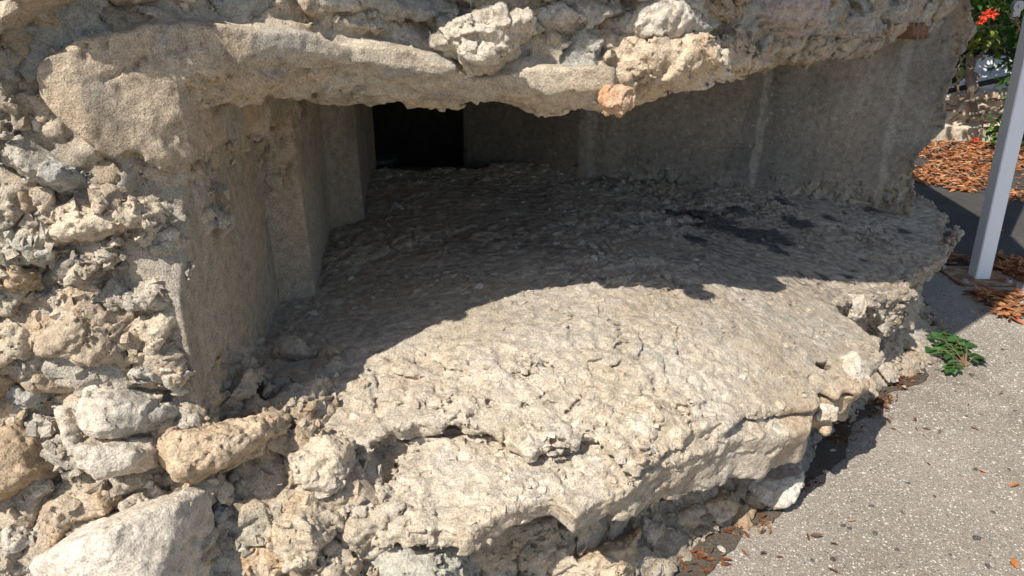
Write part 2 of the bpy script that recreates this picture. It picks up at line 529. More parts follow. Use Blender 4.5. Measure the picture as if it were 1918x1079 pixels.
FR = [(-2.4, 1.12), (-1.25, 1.22), (-0.80, 1.35), (-0.60, 1.49), (-0.36, 1.67), (-0.20, 1.72), (0.02, 1.74), (0.25, 1.75), (0.50, 1.98), (0.95, 2.45), (1.40, 2.92), (1.78, 3.37), (2.04, 3.50), (2.10, 3.62),
      (2.11, 4.1), (1.4, 4.1), (0.6, 2.9), (0.0, 2.3), (-0.6, 2.2), (-2.4, 2.0)]
# --- left jamb: cast concrete in steps
JB = [(-0.685, 1.34), (-0.70, 1.66)] + [tuple(atz(*c)[:2]) for c in ((523,565,.60),(590,555,.60),(622,430,.63),(682,410,.63),(690,335,.67))] + \
     [(-0.72, 3.75), (-1.7, 3.75), (-1.7, 1.42), (-0.78, 1.35)]
def f_jamb(p, col=False):
    x, y, z = p[:, 0], p[:, 1], p[:, 2]
    d = poly2(JB, x + 0.006 * vn(p, 4, 3), y + 0.006 * vn(p, 5, 4))
    d = smax(smax(d, z - 1.36, 0.01), 0.40 - z, 0.01)
    d = smax(d, np.where(y < 1.80, poly2(FR, x, y) + .03 - .5 * np.clip(1.16 - z, 0, 1), -1), .01)
    top = ss(1.06, 1.2, z + 0.09 * fbm(p, 7, 2, 7)) * ss(2.9, 2.5, y)
    step = ss(2.08, 2.12, y) * ss(2.2, 2.14, y) * ss(.75, 1.0, z + 0.1 * vn(p, 6, 9))
    bot = ss(0.74, 0.60, z + 0.07 * vn(p, 9, 8)) * ss(1.95, 1.7, y)
    rg = np.clip(np.maximum(np.maximum(top, bot), step * .8), 0, 1)
    F1, F2, ID, FT = facet(p, 17, 3, 0.14)
    d = d - 0.0025 * fbm(p, 18, 3, 2) - 0.0012 * fbm(p, (160, 160, 25), 2, 22)
    d = d - rg * (0.014 * fbm(p, 12, 2, 5)) + rg * (0.032 * (F1 - .45) + 0.014 * np.exp(-((F2 - F1) / 0.07) ** 2) * (idr(ID, 1) > .3))
    pit = ss(0.62, 0.85, vn(p, 42, 44)) * ss(.1, .5, vn(p, 7, 45))
    d = d + 0.007 * pit
    if not col: return d
    t = ss(-.4, .5, fbm(p, (6, 6, 2), 3, 31))
    c = lerp(np.tile(CONC, (len(p), 1)), np.array([0.40, 0.325, 0.24]), t)
    c = lerp(c, GREY * .8, 0.5 * ss(0, .6, fbm(p, (10, 10, 3), 2, 33)))
    c = lerp(c, stone_cols(p, ID, None) * .85, 0.5 * rg)
    c = c * (1 - 0.22 * ss(.2, .7, vn(p, (12, 12, 4), 37)))[:, None]
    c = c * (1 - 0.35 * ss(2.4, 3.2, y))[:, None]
    return c
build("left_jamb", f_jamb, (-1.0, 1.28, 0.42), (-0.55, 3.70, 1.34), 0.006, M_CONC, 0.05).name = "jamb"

# --- right wall of the opening
r_pts = [(866,292,.70),(978,302,.69),(1083,330,.65),(1104,328,.65),(1384,350,.60),(1408,348,.60),(1640,390,.50),(1705,405,.47)]
RW = [tuple(atz(*c)[:2]) for c in r_pts]
RW = RW + [(2.06, 3.46), (2.12, 3.60), (2.20, 5.2), (-0.25, 5.2), (-0.25, 3.75)]
def f_right(p, col=False):
    x, y, z = p[:, 0], p[:, 1], p[:, 2]
    zr = z
    # broken outer end, wider at the top
    sh = np.interp(z, [.3, .62, .72, .80, .86, .93, 1.06, 1.2, 1.3, 1.38, 1.5, 1.7], [-.04, -.05, -.09, -.07, .0, .04, .0, .02, .04, .06, .0, -.02]).astype(np.float32)
    xs = x - sh * ss(1.75, 2.05, x)
    d = poly2(RW, xs + 0.006 * vn(p, 4, 13), y + 0.010 * vn(p, 3, 14))
    d = smax(d, 0.30 - z, 0.01)
    end = ss(1.98, 2.07, x + 0.07 * fbm(p, 6, 2, 17) + .12 * ss(.85, .5, z) - .04 * ss(1., 1.1, z))
    sl = SILL_Z(x, np.minimum(y, 3.55))
    bot = ss(0.13, 0.03, z - sl + 0.07 * vn(p, 6, 18) + .03 - .06 * ss(1.4, 1.8, x)) * ss(0.3, 1.0, x)
    rg = np.clip(np.maximum(end, bot), 0, 1)
    F1, F2, ID, FT = facet(p, 15, 23, 0.14)
    H1, H2, HI, HT = facet(p, 34, 24, 0.14)
    d = d - 0.004 * fbm(p, 12, 3, 2) - 0.0016 * fbm(p, 60, 2, 22)
    # aggregate showing through
    G1, G2, GV, GI = worley(p, 42, 29, 0.4)
    agm = (idr(GI, 4) > .72) * ss(-.3, .3, vn(p, 3.5, 51) + .3 * ss(1.0, 1.5, x))
    ag = np.clip(0.34 - G1, 0, .3) * 0.030 * agm
    d = d - ag + 0.006 * ss(.6, .85, vn(p, 38, 52)) * ss(-.1, .4, vn(p, 5, 53))
    d = d + 0.0022 * ss(.47, .5, np.abs((z * 7.3 + .02 * vn(p, 6, 54)) % 1 - .5))
    d = d - rg * (0.022 * fbm(p, 9, 3, 5)) + rg * (0.05 * (F1 - .5) + .016 * (H1 - .5) + 0.016 * np.exp(-((F2 - F1) / 0.06) ** 2))
    if not col: return d
    t = ss(-.4, .5, fbm(p, (3, 3, 3), 3, 31))
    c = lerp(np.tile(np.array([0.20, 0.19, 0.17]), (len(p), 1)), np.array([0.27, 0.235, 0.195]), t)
    c = lerp(c, np.array([0.30, 0.215, 0.15]), ss(.1, .7, fbm(p, (9, 9, 2.5), 2, 35)) * ss(1.5, 1.75, x) * .8)
    c = lerp(c, GREY * .75, 0.6 * ss(0, .6, fbm(p, (5, 5, 4), 2, 33)) * ss(1.2, 1.4, x))
    c = lerp(c, stone_cols(p, GI, None), (G1 < .32) * agm * .6)
    c = c * (1 - .13 * ss(.1, .6, vn(p, (9, 9, 1.2), 55)) + .08 * ss(.2, .7, vn(p, (14, 14, 1.6), 56)) - .25 * ss(.2, .6, fbm(p, 4, 3, 57)))[:, None]
    c = lerp(c, stone_cols(p, ID, None) * .8, 0.55 * rg)
    # paler grey strip where the steps meet
    for k in (3, 5, 6):
        dd = np.hypot(x - RW[k][0] + .01 * vn(p, (3, 3, 5), k), y - RW[k][1])
        c = lerp(c, GREY * .9, 0.6 * ss(0.028, 0.012, dd + .014 * vn(p, 20, k)))
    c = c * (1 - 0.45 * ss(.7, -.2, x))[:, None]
    return c
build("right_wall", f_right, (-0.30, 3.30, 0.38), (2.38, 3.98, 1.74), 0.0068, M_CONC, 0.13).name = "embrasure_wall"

# --- lintel and upper facade
SM_PX = [(62,120),(110,70),(250,28),(420,40),(640,62),(760,90),(830,120),(900,135),(1000,118),(1080,110),(1175,130),(1190,330),(700,330),(400,330),(300,330),(262,275),(225,292),(175,285),(110,250),(70,190)]
def hit_plan(u, v, off):
    r = ray(u, v); t = np.linspace(.7, 4.8, 2500); P = np.array([0, 0, CAM_H]) + t[:, None] * r[None]
    d = poly2(FR, P[:, 0].astype(np.float32), P[:, 1].astype(np.float32)) + off(P[:, 0]); return P[np.argmax(d < 0)]
BWX, BWY = [-1, -.72, -.60, -.42, -.25, -.1, .1, .2, .35, .6, 1.2, 2.2], [.0, .02, .06, .12, .12, .10, .07, .05, .05, .07, .09, .05]
SMP = [(q[0], q[2]) for q in (hit_plan(u, v, lambda x: 0 * x) for u, v in SM_PX)]
_lo_px = [(345,214),(380,207),(430,201),(530,197),(600,196),(680,198),(730,205),(800,207),(860,203),(930,199),(990,204),(1070,205),(1150,208),(1182,196),(1195,170),(1250,163),(1330,148),(1400,135),(1460,124),(1520,112),(1610,103),(1672,78)]
_lp = [hit_plan(u, v, lambda x: np.interp(x, BWX, BWY)) for u, v in _lo_px]
print("lintel line", [tuple(round(float(k), 2) for k in q) for q in _lp])
_lx = [-1.6, -.86, -.74, -.66] + [float(q[0]) for q in _lp] + [2.0, 2.3]
_lz = [1.12, 1.12, 1.16, 1.22] + [float(q[2]) for q in _lp] + [1.36, 1.38]
def f_lintel(p, col=False):
    x, y, z = p[:, 0], p[:, 1], p[:, 2]
    d0 = poly2(FR, x + 0.010 * vn(p, 4, 61), y + 0.014 * vn(p, 3.3, 62))
    # left skirt of render is only a skin on the facade
    zb = np.interp(x, _lx, _lz).astype(np.float32) + 0.006 * vn(p * np.array([1, 1, 0], np.float32), 13, 63) + 0.003 * vn(p * np.array([1, 1, 0], np.float32), 40, 64)
    bev_w = np.interp(x, BWX, BWY).astype(np.float32)
    bev_h = np.interp(x, [-1, -.66, -.5, -.25, -.1, .1, .35, 2.2], [.06, .10, .125, .12, .10, .06, .06, .12]).astype(np.float32) + 0.025 * vn(p * np.array([1, 1, 0], np.float32), 7, 65)
    tt = np.clip((zb + bev_h - z) / bev_h, -0.2, 1.3)
    bev = bev_w * np.clip(tt, 0, 1.3)
    d = smax(d0, d0 + bev, 0.02)
    # upper facade: a rough break above the render, bulging a little
    smo = -poly2(SMP, x + 0.03 * vn(p, 9, 66), z + 0.03 * vn(p, 9, 67))
    sm = ss(-0.012, 0.012, smo) * ss(1.95, 1.85, y) * ss(.27, .24, x)
    rg = 1 - sm
    rr = ss(0.25, 0.5, x)
    d = d - 0.006 * sm
    d = d + 0.050 * rg * (1 - rr) * ss(-1.25, -1.0, x) - rr * 0.03 * fbm(p, 3, 2, 71)
    d = smax(d, zb - z, 0.018)
    d = smax(d, z - 1.78, 0.02)
    d = d - 0.004 * fbm(p, 14, 3, 2) - sm * 0.0016 * fbm(p, 90, 2, 24)
    low_br = sm * ss(0.0, 0.4, tt)
    d = d - low_br * 0.010 * fbm(p, 17, 3, 75) - 0.005 * low_br * ridge(p, (20, 20, 40), 2, 76)
    F1, F2, ID, FT = facet(p, (7.5, 7.5, 11), 33, 0.14)
    G1, G2, IDb, GT = facet(p, (20, 20, 26), 37, 0.14)
    H1, H2, IDc, HT = facet(p, 48, 38, 0.14)
    amp = rg
    small = amp * ss(-.3, .3, vn(p, 5, 78))
    big = amp * (1 - .35 * rr)
    d = d - amp * 0.022 * fbm(p, 6, 3, 5) + big * (0.065 * (F1 - .5) - .04 * FT + 0.02 * np.exp(-((F2 - F1) / 0.06) ** 2))
    d = d + (.35 + .65 * small) * amp * (.025 * (G1 - .5) - .018 * GT + .008 * np.exp(-((G2 - G1) / 0.06) ** 2)) + amp * (.3 + .7 * small) * (.009 * (H1 - .5) - .007 * HT)
    d = d + low_br * (.016 * (G1 - .5) - .010 * GT - .014 * FT) - sm * (.0016 * HT + .003 * GT * ss(.0, .5, vn(p, 6, 83)))
    d = d - amp * 0.004 * ridge(p, 45, 2, 79)
    # scored cracks in the render
    for a, b, w in (((318,28),(250,125),.006),((250,125),(190,150),.004),((333,40),(343,92),.005),((343,92),(265,112),.003),((192,60),(190,95),.004),((65,100),(150,85),.005),((150,85),(152,110),.004)):
        A, B = hit_plan(*a, lambda x: 0 * x), hit_plan(*b, lambda x: 0 * x)
        ax, az, bx, bz = A[0], A[2], B[0], B[2]
        ex, ez = bx - ax, bz - az
        t = np.clip(((x - ax) * ex + (z - az) * ez) / (ex * ex + ez * ez), 0, 1)
        q = np.hypot(x - ax - t * ex + .003 * vn(p, 60, 1), z - az - t * ez + .003 * vn(p, 60, 2))
        d = d + 0.010 * np.exp(-(q / w) ** 2) * (y < 1.8)
    pit = ss(0.66, 0.85, vn(p, 46, 44)) * ss(0, .4, vn(p, 7, 45))
    d = d + 0.007 * pit * sm
    if not col: return d
    t = ss(-.4, .5, fbm(p, 5, 3, 31))
    c = lerp(np.tile(np.array([0.475, 0.415, 0.33]), (len(p), 1)), np.array([0.49, 0.39, 0.28]), t)
    c = lerp(c, np.array([0.36, 0.34, 0.305]), 0.8 * ss(.1, .55, fbm(p, 8, 3, 33)))
    c = c * (1 - 0.30 * ss(.35, .7, vn(p, 14, 37)))[:, None]
    s1 = lerp(stone_cols(p, ID, None), stone_cols(p, IDb, None), 0.35 * small)
    s1 = lerp(s1, OCHRE * 1.1, 0.6 * ss(.1, .6, fbm(p, 4, 2, 90)) * rr)
    s1 = lerp(s1, BLUEG * 1.1, 0.5 * ss(.1, .6, fbm(p, 3.3, 2, 92)))
    c = lerp(c, s1, rg)
    return c
build("lintel", f_lintel, (-1.5, 1.12, 1.08), (2.42, 3.95, 1.74), 0.0060, M_ROCK, 0.16, lip=2.2)
print("T lintel", _t.time() - T0)

# --- rubble facade left of the opening and the foundation under it all
def yfront(z):
    return np.interp(z, [0, .30, .42, .52, .60, .72, .9, 1.2, 1.8], [1.08, 1.11, 1.16, 1.22, 1.27, 1.30, 1.33, 1.36, 1.36]).astype(np.float32)
JE = [(430,790),(395,760),(352,725),(338,640),(330,560),(318,470),(300,400),(278,330),(262,285)]
_je = [aty(u, v, 1.33) for u, v in JE][:1] + [aty(u, v, 1.33) for u, v in JE][1:]
JEx = [q[0] for q in _je]; JEz = [q[2] for q in _je]
def rubble(p, d, amp, seed, big=8.0, bigr=.56, bamp=0.055, smallfrac=1.0):
    F1, F2, ID, FT = facet(p, (big, big, big * 1.35), seed, 0.14)
    G1, G2, IDb, GT = facet(p, (21, 21, 27), seed + 4, 0.14)
    H1, H2, IDc, HT = facet(p, 50, seed + 8, 0.14)
    zone = ss(-.25, .25, vn(p, 4.5, seed + 15))
    d = d - amp * 0.026 * fbm(p, 6, 3, seed + 5)
    d = d + amp * (0.055 * bamp / .045 * (F1 - .5) - .048 * FT + 0.018 * np.exp(-((F2 - F1) / 0.05) ** 2))
    sm = amp * smallfrac * (.45 + .9 * zone)
    d = d + sm * (0.020 * (G1 - .5) - .018 * GT + 0.006 * np.exp(-((G2 - G1) / 0.06) ** 2) * (idr(IDb, 3) > .3)) + sm * (0.009 * (H1 - .5) - .007 * HT)
    d = d - amp * 0.003 * ridge(p, 60, 2, seed + 9)
    hole = ss(.45, .75, vn(p, 13, seed + 19)) * zone
    d = d + amp * .03 * hole
    return d, ID, IDb, IDc, zone, sm
def rub_cols(p, ID, IDb, IDc, inb, seed):
    c = lerp(stone_cols(p, IDb, None), stone_cols(p, IDc, None), np.full(len(p), .25))
    c = lerp(stone_cols(p, ID, None), c, .3 + .5 * inb)
    c = lerp(c, CREAM * .95, np.full(len(p), .3))
    c = lerp(c, TAN * 1.05, 0.45 * ss(-.1, .5, fbm(p, 4, 3, seed + 1)))
    c = lerp(c, OCHRE, 0.5 * ss(.2, .6, fbm(p, 6, 3, seed + 3)))
    c = lerp(c, np.array([0.33, 0.345, 0.30]), 0.45 * ss(.1, .5, fbm(p, 5, 2, seed + 7)))
    return c
def f_rub(p, col=False):
    x, y, z = p[:, 0], p[:, 1], p[:, 2]
    d = (yfront(z) + .22 * np.minimum(x + .72, 0) - y) * 0.93
    xe = np.interp(z, JEz, JEx).astype(np.float32)
    # follows the rubble round the corner for a hand's breadth, the cast jamb behind
    dx = x - (xe - 0.022 + 0.012 * vn(p, 12, 3))
    d = smax(d, dx * 0.9 + 0.0, 0.02)
    d = smax(smax(d, y - 1.9, .02), z - 1.70, .02)
    # the render overhangs: rubble recessed below it
    smo = -poly2(SMP, x, z)
    d = d + 0.28 * ss(-0.075, -0.01, smo)
    amp = ss(0.2, -0.02, smo) * 0.4 + 0.6
    d, ID, IDb, IDc, inb, sm = rubble(p, d, amp, 101, 8.5, .54, .040)
    if not col: return d
    return rub_cols(p, ID, IDb, IDc, inb, 130)
build("rubble_facing", f_rub, (-1.45, 1.05, 0.40), (-0.45, 1.62, 1.70), 0.0045, M_ROCK, 0.13, lip=2.2)

FN = [(-2.0, 1.10), (-0.75, 1.13), (-0.50, 1.17), (-0.30, 1.25), (-.05, 1.37), (.16, 1.45), (.33, 1.56), (.50, 1.72), (.80, 1.92), (1.15, 2.28), (1.60, 2.68), (1.86, 2.92), (2.05, 3.25), (2.1, 3.8), (1.5, 3.8), (.5, 2.6), (-.3, 2.0), (-2.0, 2.0)]
def f_found(p, col=False):
    x, y, z = p[:, 0], p[:, 1], p[:, 2]
    top = np.interp(x, [-1.6, -.5, -.3, .1, .8, 1.4, 2.1], [.62, .60, .44, .36, .33, .36, .38]).astype(np.float32)
    d = poly2(FN, x, y)
    lean = np.interp(z, [0, .25, .35, .45, .56, .64], [0, .0, .03, .09, .19, .25]).astype(np.float32) * ss(-.15, -.35, x)
    foot = 0.09 * ss(0.10, 0.0, z)
    under = 0.05 * ss(-.2, .2, x) * ss(.05, .2, z)
    d = d + lean * .9 + under - foot * ss(-.2, .3, x)
    d = smax(d, z - top, 0.03)
    d, ID, IDb, IDc, inb, sm = rubble(p, d, np.ones_like(d), 151, 6.5, .56, .05, .9)
    if not col: return d
    c = rub_cols(p, ID, IDb, IDc, inb, 170)
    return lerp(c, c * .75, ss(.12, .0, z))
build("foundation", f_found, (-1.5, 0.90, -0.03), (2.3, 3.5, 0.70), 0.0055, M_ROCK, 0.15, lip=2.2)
print("T rubble", _t.time() - T0)

# --- single stones, each with its own traced outline, distance and thickness
def hit(u, v, fs, far=4.5):
    r = ray(u, v); t = np.linspace(.7, far, 1500)
    P = (np.array([0, 0, CAM_H]) + t[:, None] * r[None]).astype(np.float32)
    d = np.minimum.reduce([f(P) for f in fs]); i = np.argmax(d < 0)
    return P[i].astype(float) if d[i] < 0 else None
CU = np.array([0, sP, cP]); CF = np.array([0, cP, -sP]); CX = np.array([1.0, 0, 0])
def stone(label, px, thick, seed, color, color2=None, name="stone", fs=None, push=.35, noise=.5, tilt=None, h=0.0042, parent=bunker, cat=None, at=None, smooth=.02, keepout=1.0, group=None):
    """px: outline (list) or (u, v, du, dv, rot) for an irregular one"""
    rs = np.random.RandomState(seed)
    if not isinstance(px, list):
        u, v, du, dv, rot = px; n = rs.randint(7, 11); px = []
        for k in range(n):
            a = 2 * math.pi * (k + rs.uniform(-.25, .25)) / n; r = rs.uniform(.8, 1.12)
            X, Y = du / 2 * r * math.cos(a), dv / 2 * r * math.sin(a)
            px.append((u + X * math.cos(rot) - Y * math.sin(rot), v + X * math.sin(rot) + Y * math.cos(rot)))
    uc, vc = np.mean(px, 0)
    c = at if at is not None else hit(uc, vc, fs)
    if c is None: print("no hit", label, px[0]); return
    rd = ray(uc, vc); rd /= np.linalg.norm(rd)
    c = np.array(c) + rd * thick * push
    dep = float((c - [0, 0, CAM_H]) @ CF)
    P = np.array([((u - uc) / FPX * dep, -(v - vc) / FPX * dep) for u, v in px])
    size = np.sqrt(np.ptp(P[:, 0]) * np.ptp(P[:, 1]))
    tl = tilt if tilt is not None else (rs.uniform(-.35, .35), rs.uniform(-.1, .5))
    fac = [(rs.uniform(-1, 1), rs.uniform(-.6, 1), rs.uniform(.55, .95)) for _ in range(4)]
    def f(p, col=False):
        q = p - c.astype(np.float32)
        a, b, w = q @ CX.astype(np.float32), q @ CU.astype(np.float32), q @ CF.astype(np.float32)
        w0 = 1 + .22 * (w / thick)
        wob = .06 * size
        d2 = poly2(P, a / w0 + wob * vn(p, .35 / size * 4, seed), b / w0 + wob * vn(p, .35 / size * 4, seed + 2))
        front = -(w - tl[0] * a - tl[1] * -b) - thick
        d = smax(d2, front, smooth * 1.6)
        for fa, fb, fo in fac:
            nn = np.array([fa, fb, 1.2]); nn /= np.linalg.norm(nn)
            d = smax(d, a * nn[0] + b * nn[1] - w * nn[2] - fo * .55 * size * .5 - thick * .45, smooth)
        d = smax(d, w - thick, .02)
        F1, F2, I1, FT = facet(p, .55 / size * 3, seed + 3, 0.14); G1, G2, I2, GT = facet(p, 26, seed + 5, 0.14); H1, H2, I3, HT = facet(p, 60, seed + 6, 0.14)
        d = d + noise * (.10 * min(size, .2) * ((F1 - .5) - FT) + .018 * ((G1 - .5) - GT) + .008 * ((H1 - .5) - HT)) - noise * .012 * fbm(p, 16, 4, seed) 
        if not col: return d
        cc = lerp(np.tile(np.asarray(color, float), (len(p), 1)), np.asarray(color2 if color2 is not None else np.asarray(color) * .82, float), ss(-.2, .45, fbm(p, .45 / size * 2, 4, seed + 9)))
        return cc * (1 + .18 * fbm(p, 30, 3, seed + 11) + .10 * (idr(I2, 5) - .5))[:, None]
    lo, hi = [], []
    ex = np.max(np.abs(P), 0)
    ext = np.abs(CX) * ex[0] * 1.25 + np.abs(CU) * ex[1] * 1.25 + np.abs(CF) * thick * 1.1 + np.abs(CU) * thick * .2 + .03
    V, Q = surface(f, c - ext, c + ext, h, 0.07, 2.2)
    cc = f(V, True)
    if parent is None:
        base = np.array([c[0], c[1], V[:, 2].min()])
        o = mesh_np(name, V, Q, M_STONE, None, cc, origin=base); tag(o, label, cat or "stone", group)
    else:
        o = mesh_np(name, V, Q, M_STONE, None, cc); keep(o, parent)
        if label: o["label"] = label
    return o

W1 = np.array([.58, .53, .46]); W2 = np.array([.50, .44, .36])
O1 = np.array([.48, .365, .245]); O2 = np.array([.49, .40, .295])
L_, S_ = [f_rub, f_found, f_sill], [f_found, f_sill]
stone("pale grey rounded stone above the wedge shaped stone", [(115,770),(130,745),(165,717),(230,720),(262,740),(305,768),(312,782),(290,805),(240,822),(190,820),(150,805)], .10, 3, PALE, BLUEG, fs=L_, noise=.28, push=0, smooth=.035)
stone("cream wedge shaped stone", [(80,775),(110,775),(160,815),(250,828),(275,842),(262,872),(200,900),(170,880),(130,825)], .08, 5, PALE * 1.05, W2, fs=L_, noise=.28, push=0)
stone("ochre stone at the foot of the jamb", [(280,790),(330,780),(380,790),(430,798),(480,800),(490,825),(455,860),(400,880),(365,902),(330,880),(290,840)], .10, 8, O1, O2, fs=L_, push=0, noise=.45)
stone("brown and ochre block at the left edge", [(-70,800),(0,788),(45,788),(80,820),(105,868),(85,895),(40,915),(0,932),(-70,950)], .12, 9, TAN, OCHRE, fs=L_, push=-.1, noise=.4)
stone("dark weathered stone in the rubble facing", [(70,495),(110,465),(180,442),(250,450),(264,490),(240,515),(170,530),(90,540),(68,520)], .07, 12, np.array([.26,.235,.20]), np.array([.15,.135,.12]), fs=L_, noise=.6, push=.1)
stone("broad reddish slab stone in the rubble facing", [(62,650),(80,635),(140,585),(150,560),(210,548),(240,590),(226,650),(230,697),(150,682),(100,670)], .07, 14, SAND * 1.05, np.array([.40,.31,.24]), fs=L_, noise=.45, push=0)
stone("pale knobbly stone above the dark one", [(37,450),(60,420),(150,400),(200,380),(275,375),(292,400),(270,425),(200,440),(130,455),(60,478)], .06, 15, CREAM, TAN, fs=L_, noise=.5, push=.2)
for i, (u, v, du, dv, r, ca, cb) in enumerate([(295,600,80,110,.2,CREAM,SAND), (95,325,105,42,.1,BLUEG*1.12,GREY), (190,318,95,34,.3,BLUEG*1.15,GREY), (308,440,46,40,0,PALE,W2), (88,600,60,55,.3,GREY,BLUEG), (240,400,80,50,-.5,CREAM,W2),
        (28,515,80,60,0,TAN,SAND), (270,700,60,36,.1,CREAM,GREY), (322,712,56,56,.2,PALE,W2), (300,893,75,40,.3,O2,W2), (268,935,66,50,0,GREY,CREAM), (190,938,56,46,.2,TAN,CREAM), (48,742,76,46,-.2,BLUEG,GREY),
        (560,1005,130,130,.2,CREAM,TAN), (500,1055,110,80,0,O2,OCHRE), (600,880,120,110,.3,CREAM,PALE), (30,640,60,70,0,CREAM,TAN), (30,380,60,60,.2,TAN,CREAM), (70,215,60,60,.5,TAN,GREY), (20,60,70,70,.1,SAND,GREY), (80,30,70,40,.1,TAN,GREY),
        (440,905,70,50,.2,GREY,TAN), (120,950,70,60,0,TAN,GREY), (410,960,60,50,0,BLUEG,GREY), (30,1010,60,46,.3,PALE,GREY)]):
    stone(None, (u, v, du, dv, r), min(.06, du / 1300), 160 + i, ca, cb, fs=L_, push=.25, noise=.55)
stone("grey conglomerate block under the broken slab", [(640,1095),(636,1010),(660,985),(740,990),(860,1020),(872,1060),(880,1095)], .10, 31, np.array([.40,.38,.32]), BLUEG, fs=S_, push=.3, noise=.5)
stone("pale and orange block under the slab edge", [(985,1005),(1040,995),(1080,1035),(1130,1012),(1190,1008),(1192,1095),(1000,1095),(990,1040)], .10, 33, PALE, O1, fs=S_, push=.2, noise=.45)
stone("angular cream stone jutting under the slab", [(1385,905),(1420,885),(1503,878),(1500,905),(1465,945),(1435,952),(1395,925)], .09, 35, W1, np.array([.50,.44,.34]), fs=S_, push=.1, noise=.3)
for i, (u, v, du, dv, r, ca, cb) in enumerate([(1345,950,80,50,-.3,O1,PALE), (1280,968,90,48,-.4,CREAM,O1), (1220,995,60,46,0,PALE,TAN), (1600,700,60,60,-.5,PALE,CREAM), (1545,770,56,50,-.3,W1,CREAM), (1605,575,50,56,0,PALE,CREAM), (950,1030,50,46,0,GREY,TAN)]):
    stone(None, (u, v, du, dv, r), min(.06, du / 1000), 190 + i, ca, cb, fs=S_, push=.15, noise=.4)
stone("rounded cream stone in the slab edge", (1192, 808, 108, 66, .1), .04, 42, PALE * 1.05, CREAM, fs=S_, push=.55, noise=.25, smooth=.03)
# lintel
T_ = [f_lintel]
stone("large knobbly grey stone set in the lintel", [(800,62),(830,45),(880,40),(930,15),(1000,15),(1012,45),(985,70),(965,100),(930,122),(890,126),(850,100),(810,80)], .07, 51, PALE * .97, CREAM, fs=T_, push=-.2, noise=.6, tilt=(0, .2))
stone("long orange and white stone overhanging the lintel", [(1060,58),(1130,60),(1200,72),(1290,62),(1345,90),(1352,130),(1280,153),(1195,164),(1178,188),(1135,150),(1110,95)], .08, 53, PALE, O1, fs=T_, push=.0, noise=.5, smooth=.04)
stone("knobbly stone on top of the overhanging one", [(1115,32),(1180,15),(1240,-5),(1300,10),(1318,45),(1290,70),(1200,80),(1130,66)], .07, 54, PALE, GREY, fs=T_, push=0, noise=.55)
stone("mauve grey smooth stone in the upper wall", [(1318,-25),(1550,-25),(1550,30),(1520,45),(1480,53),(1420,46),(1390,50),(1368,32),(1335,12)], .09, 55, np.array([.42,.365,.335]), np.array([.44,.34,.26]), fs=T_, push=0, noise=.3, smooth=.04)
stone("brown stone face below the mauve stone", [(1290,75),(1390,60),(1400,95),(1440,115),(1370,140),(1300,150)], .06, 56, O2, TAN, fs=T_, push=.3, noise=.45)
for i, (u, v, du, dv, r, ca, cb) in enumerate([(1040,32,110,50,0,GREY,PALE), (1500,95,150,40,-.15,SAND,GREY), (1590,42,100,60,.1,GREY,CREAM), (1620,85,80,40,-.3,SAND,GREY), (1660,20,80,50,0,GREY,TAN), (1035,78,44,34,.2,CREAM,TAN), (700,30,90,40,.1,GREY,TAN), (350,8,70,36,0,CREAM,GREY), (560,12,120,36,0,TAN,GREY)]):
    stone(None, (u, v, du, dv, r), .05, 210 + i, ca, cb, fs=T_, push=.3, noise=.5)
stone("orange brick fragment at the lowest point of the lintel", [(1132,158),(1165,150),(1192,160),(1186,190),(1168,209),(1140,206),(1126,190)], .035, 59, np.array([.52,.25,.13]), np.array([.52,.36,.24]), fs=T_, at=aty(1158, 184, 1.715), push=0, noise=.3, name="brick_fragment", h=.003)
print("T stones", _t.time() - T0)

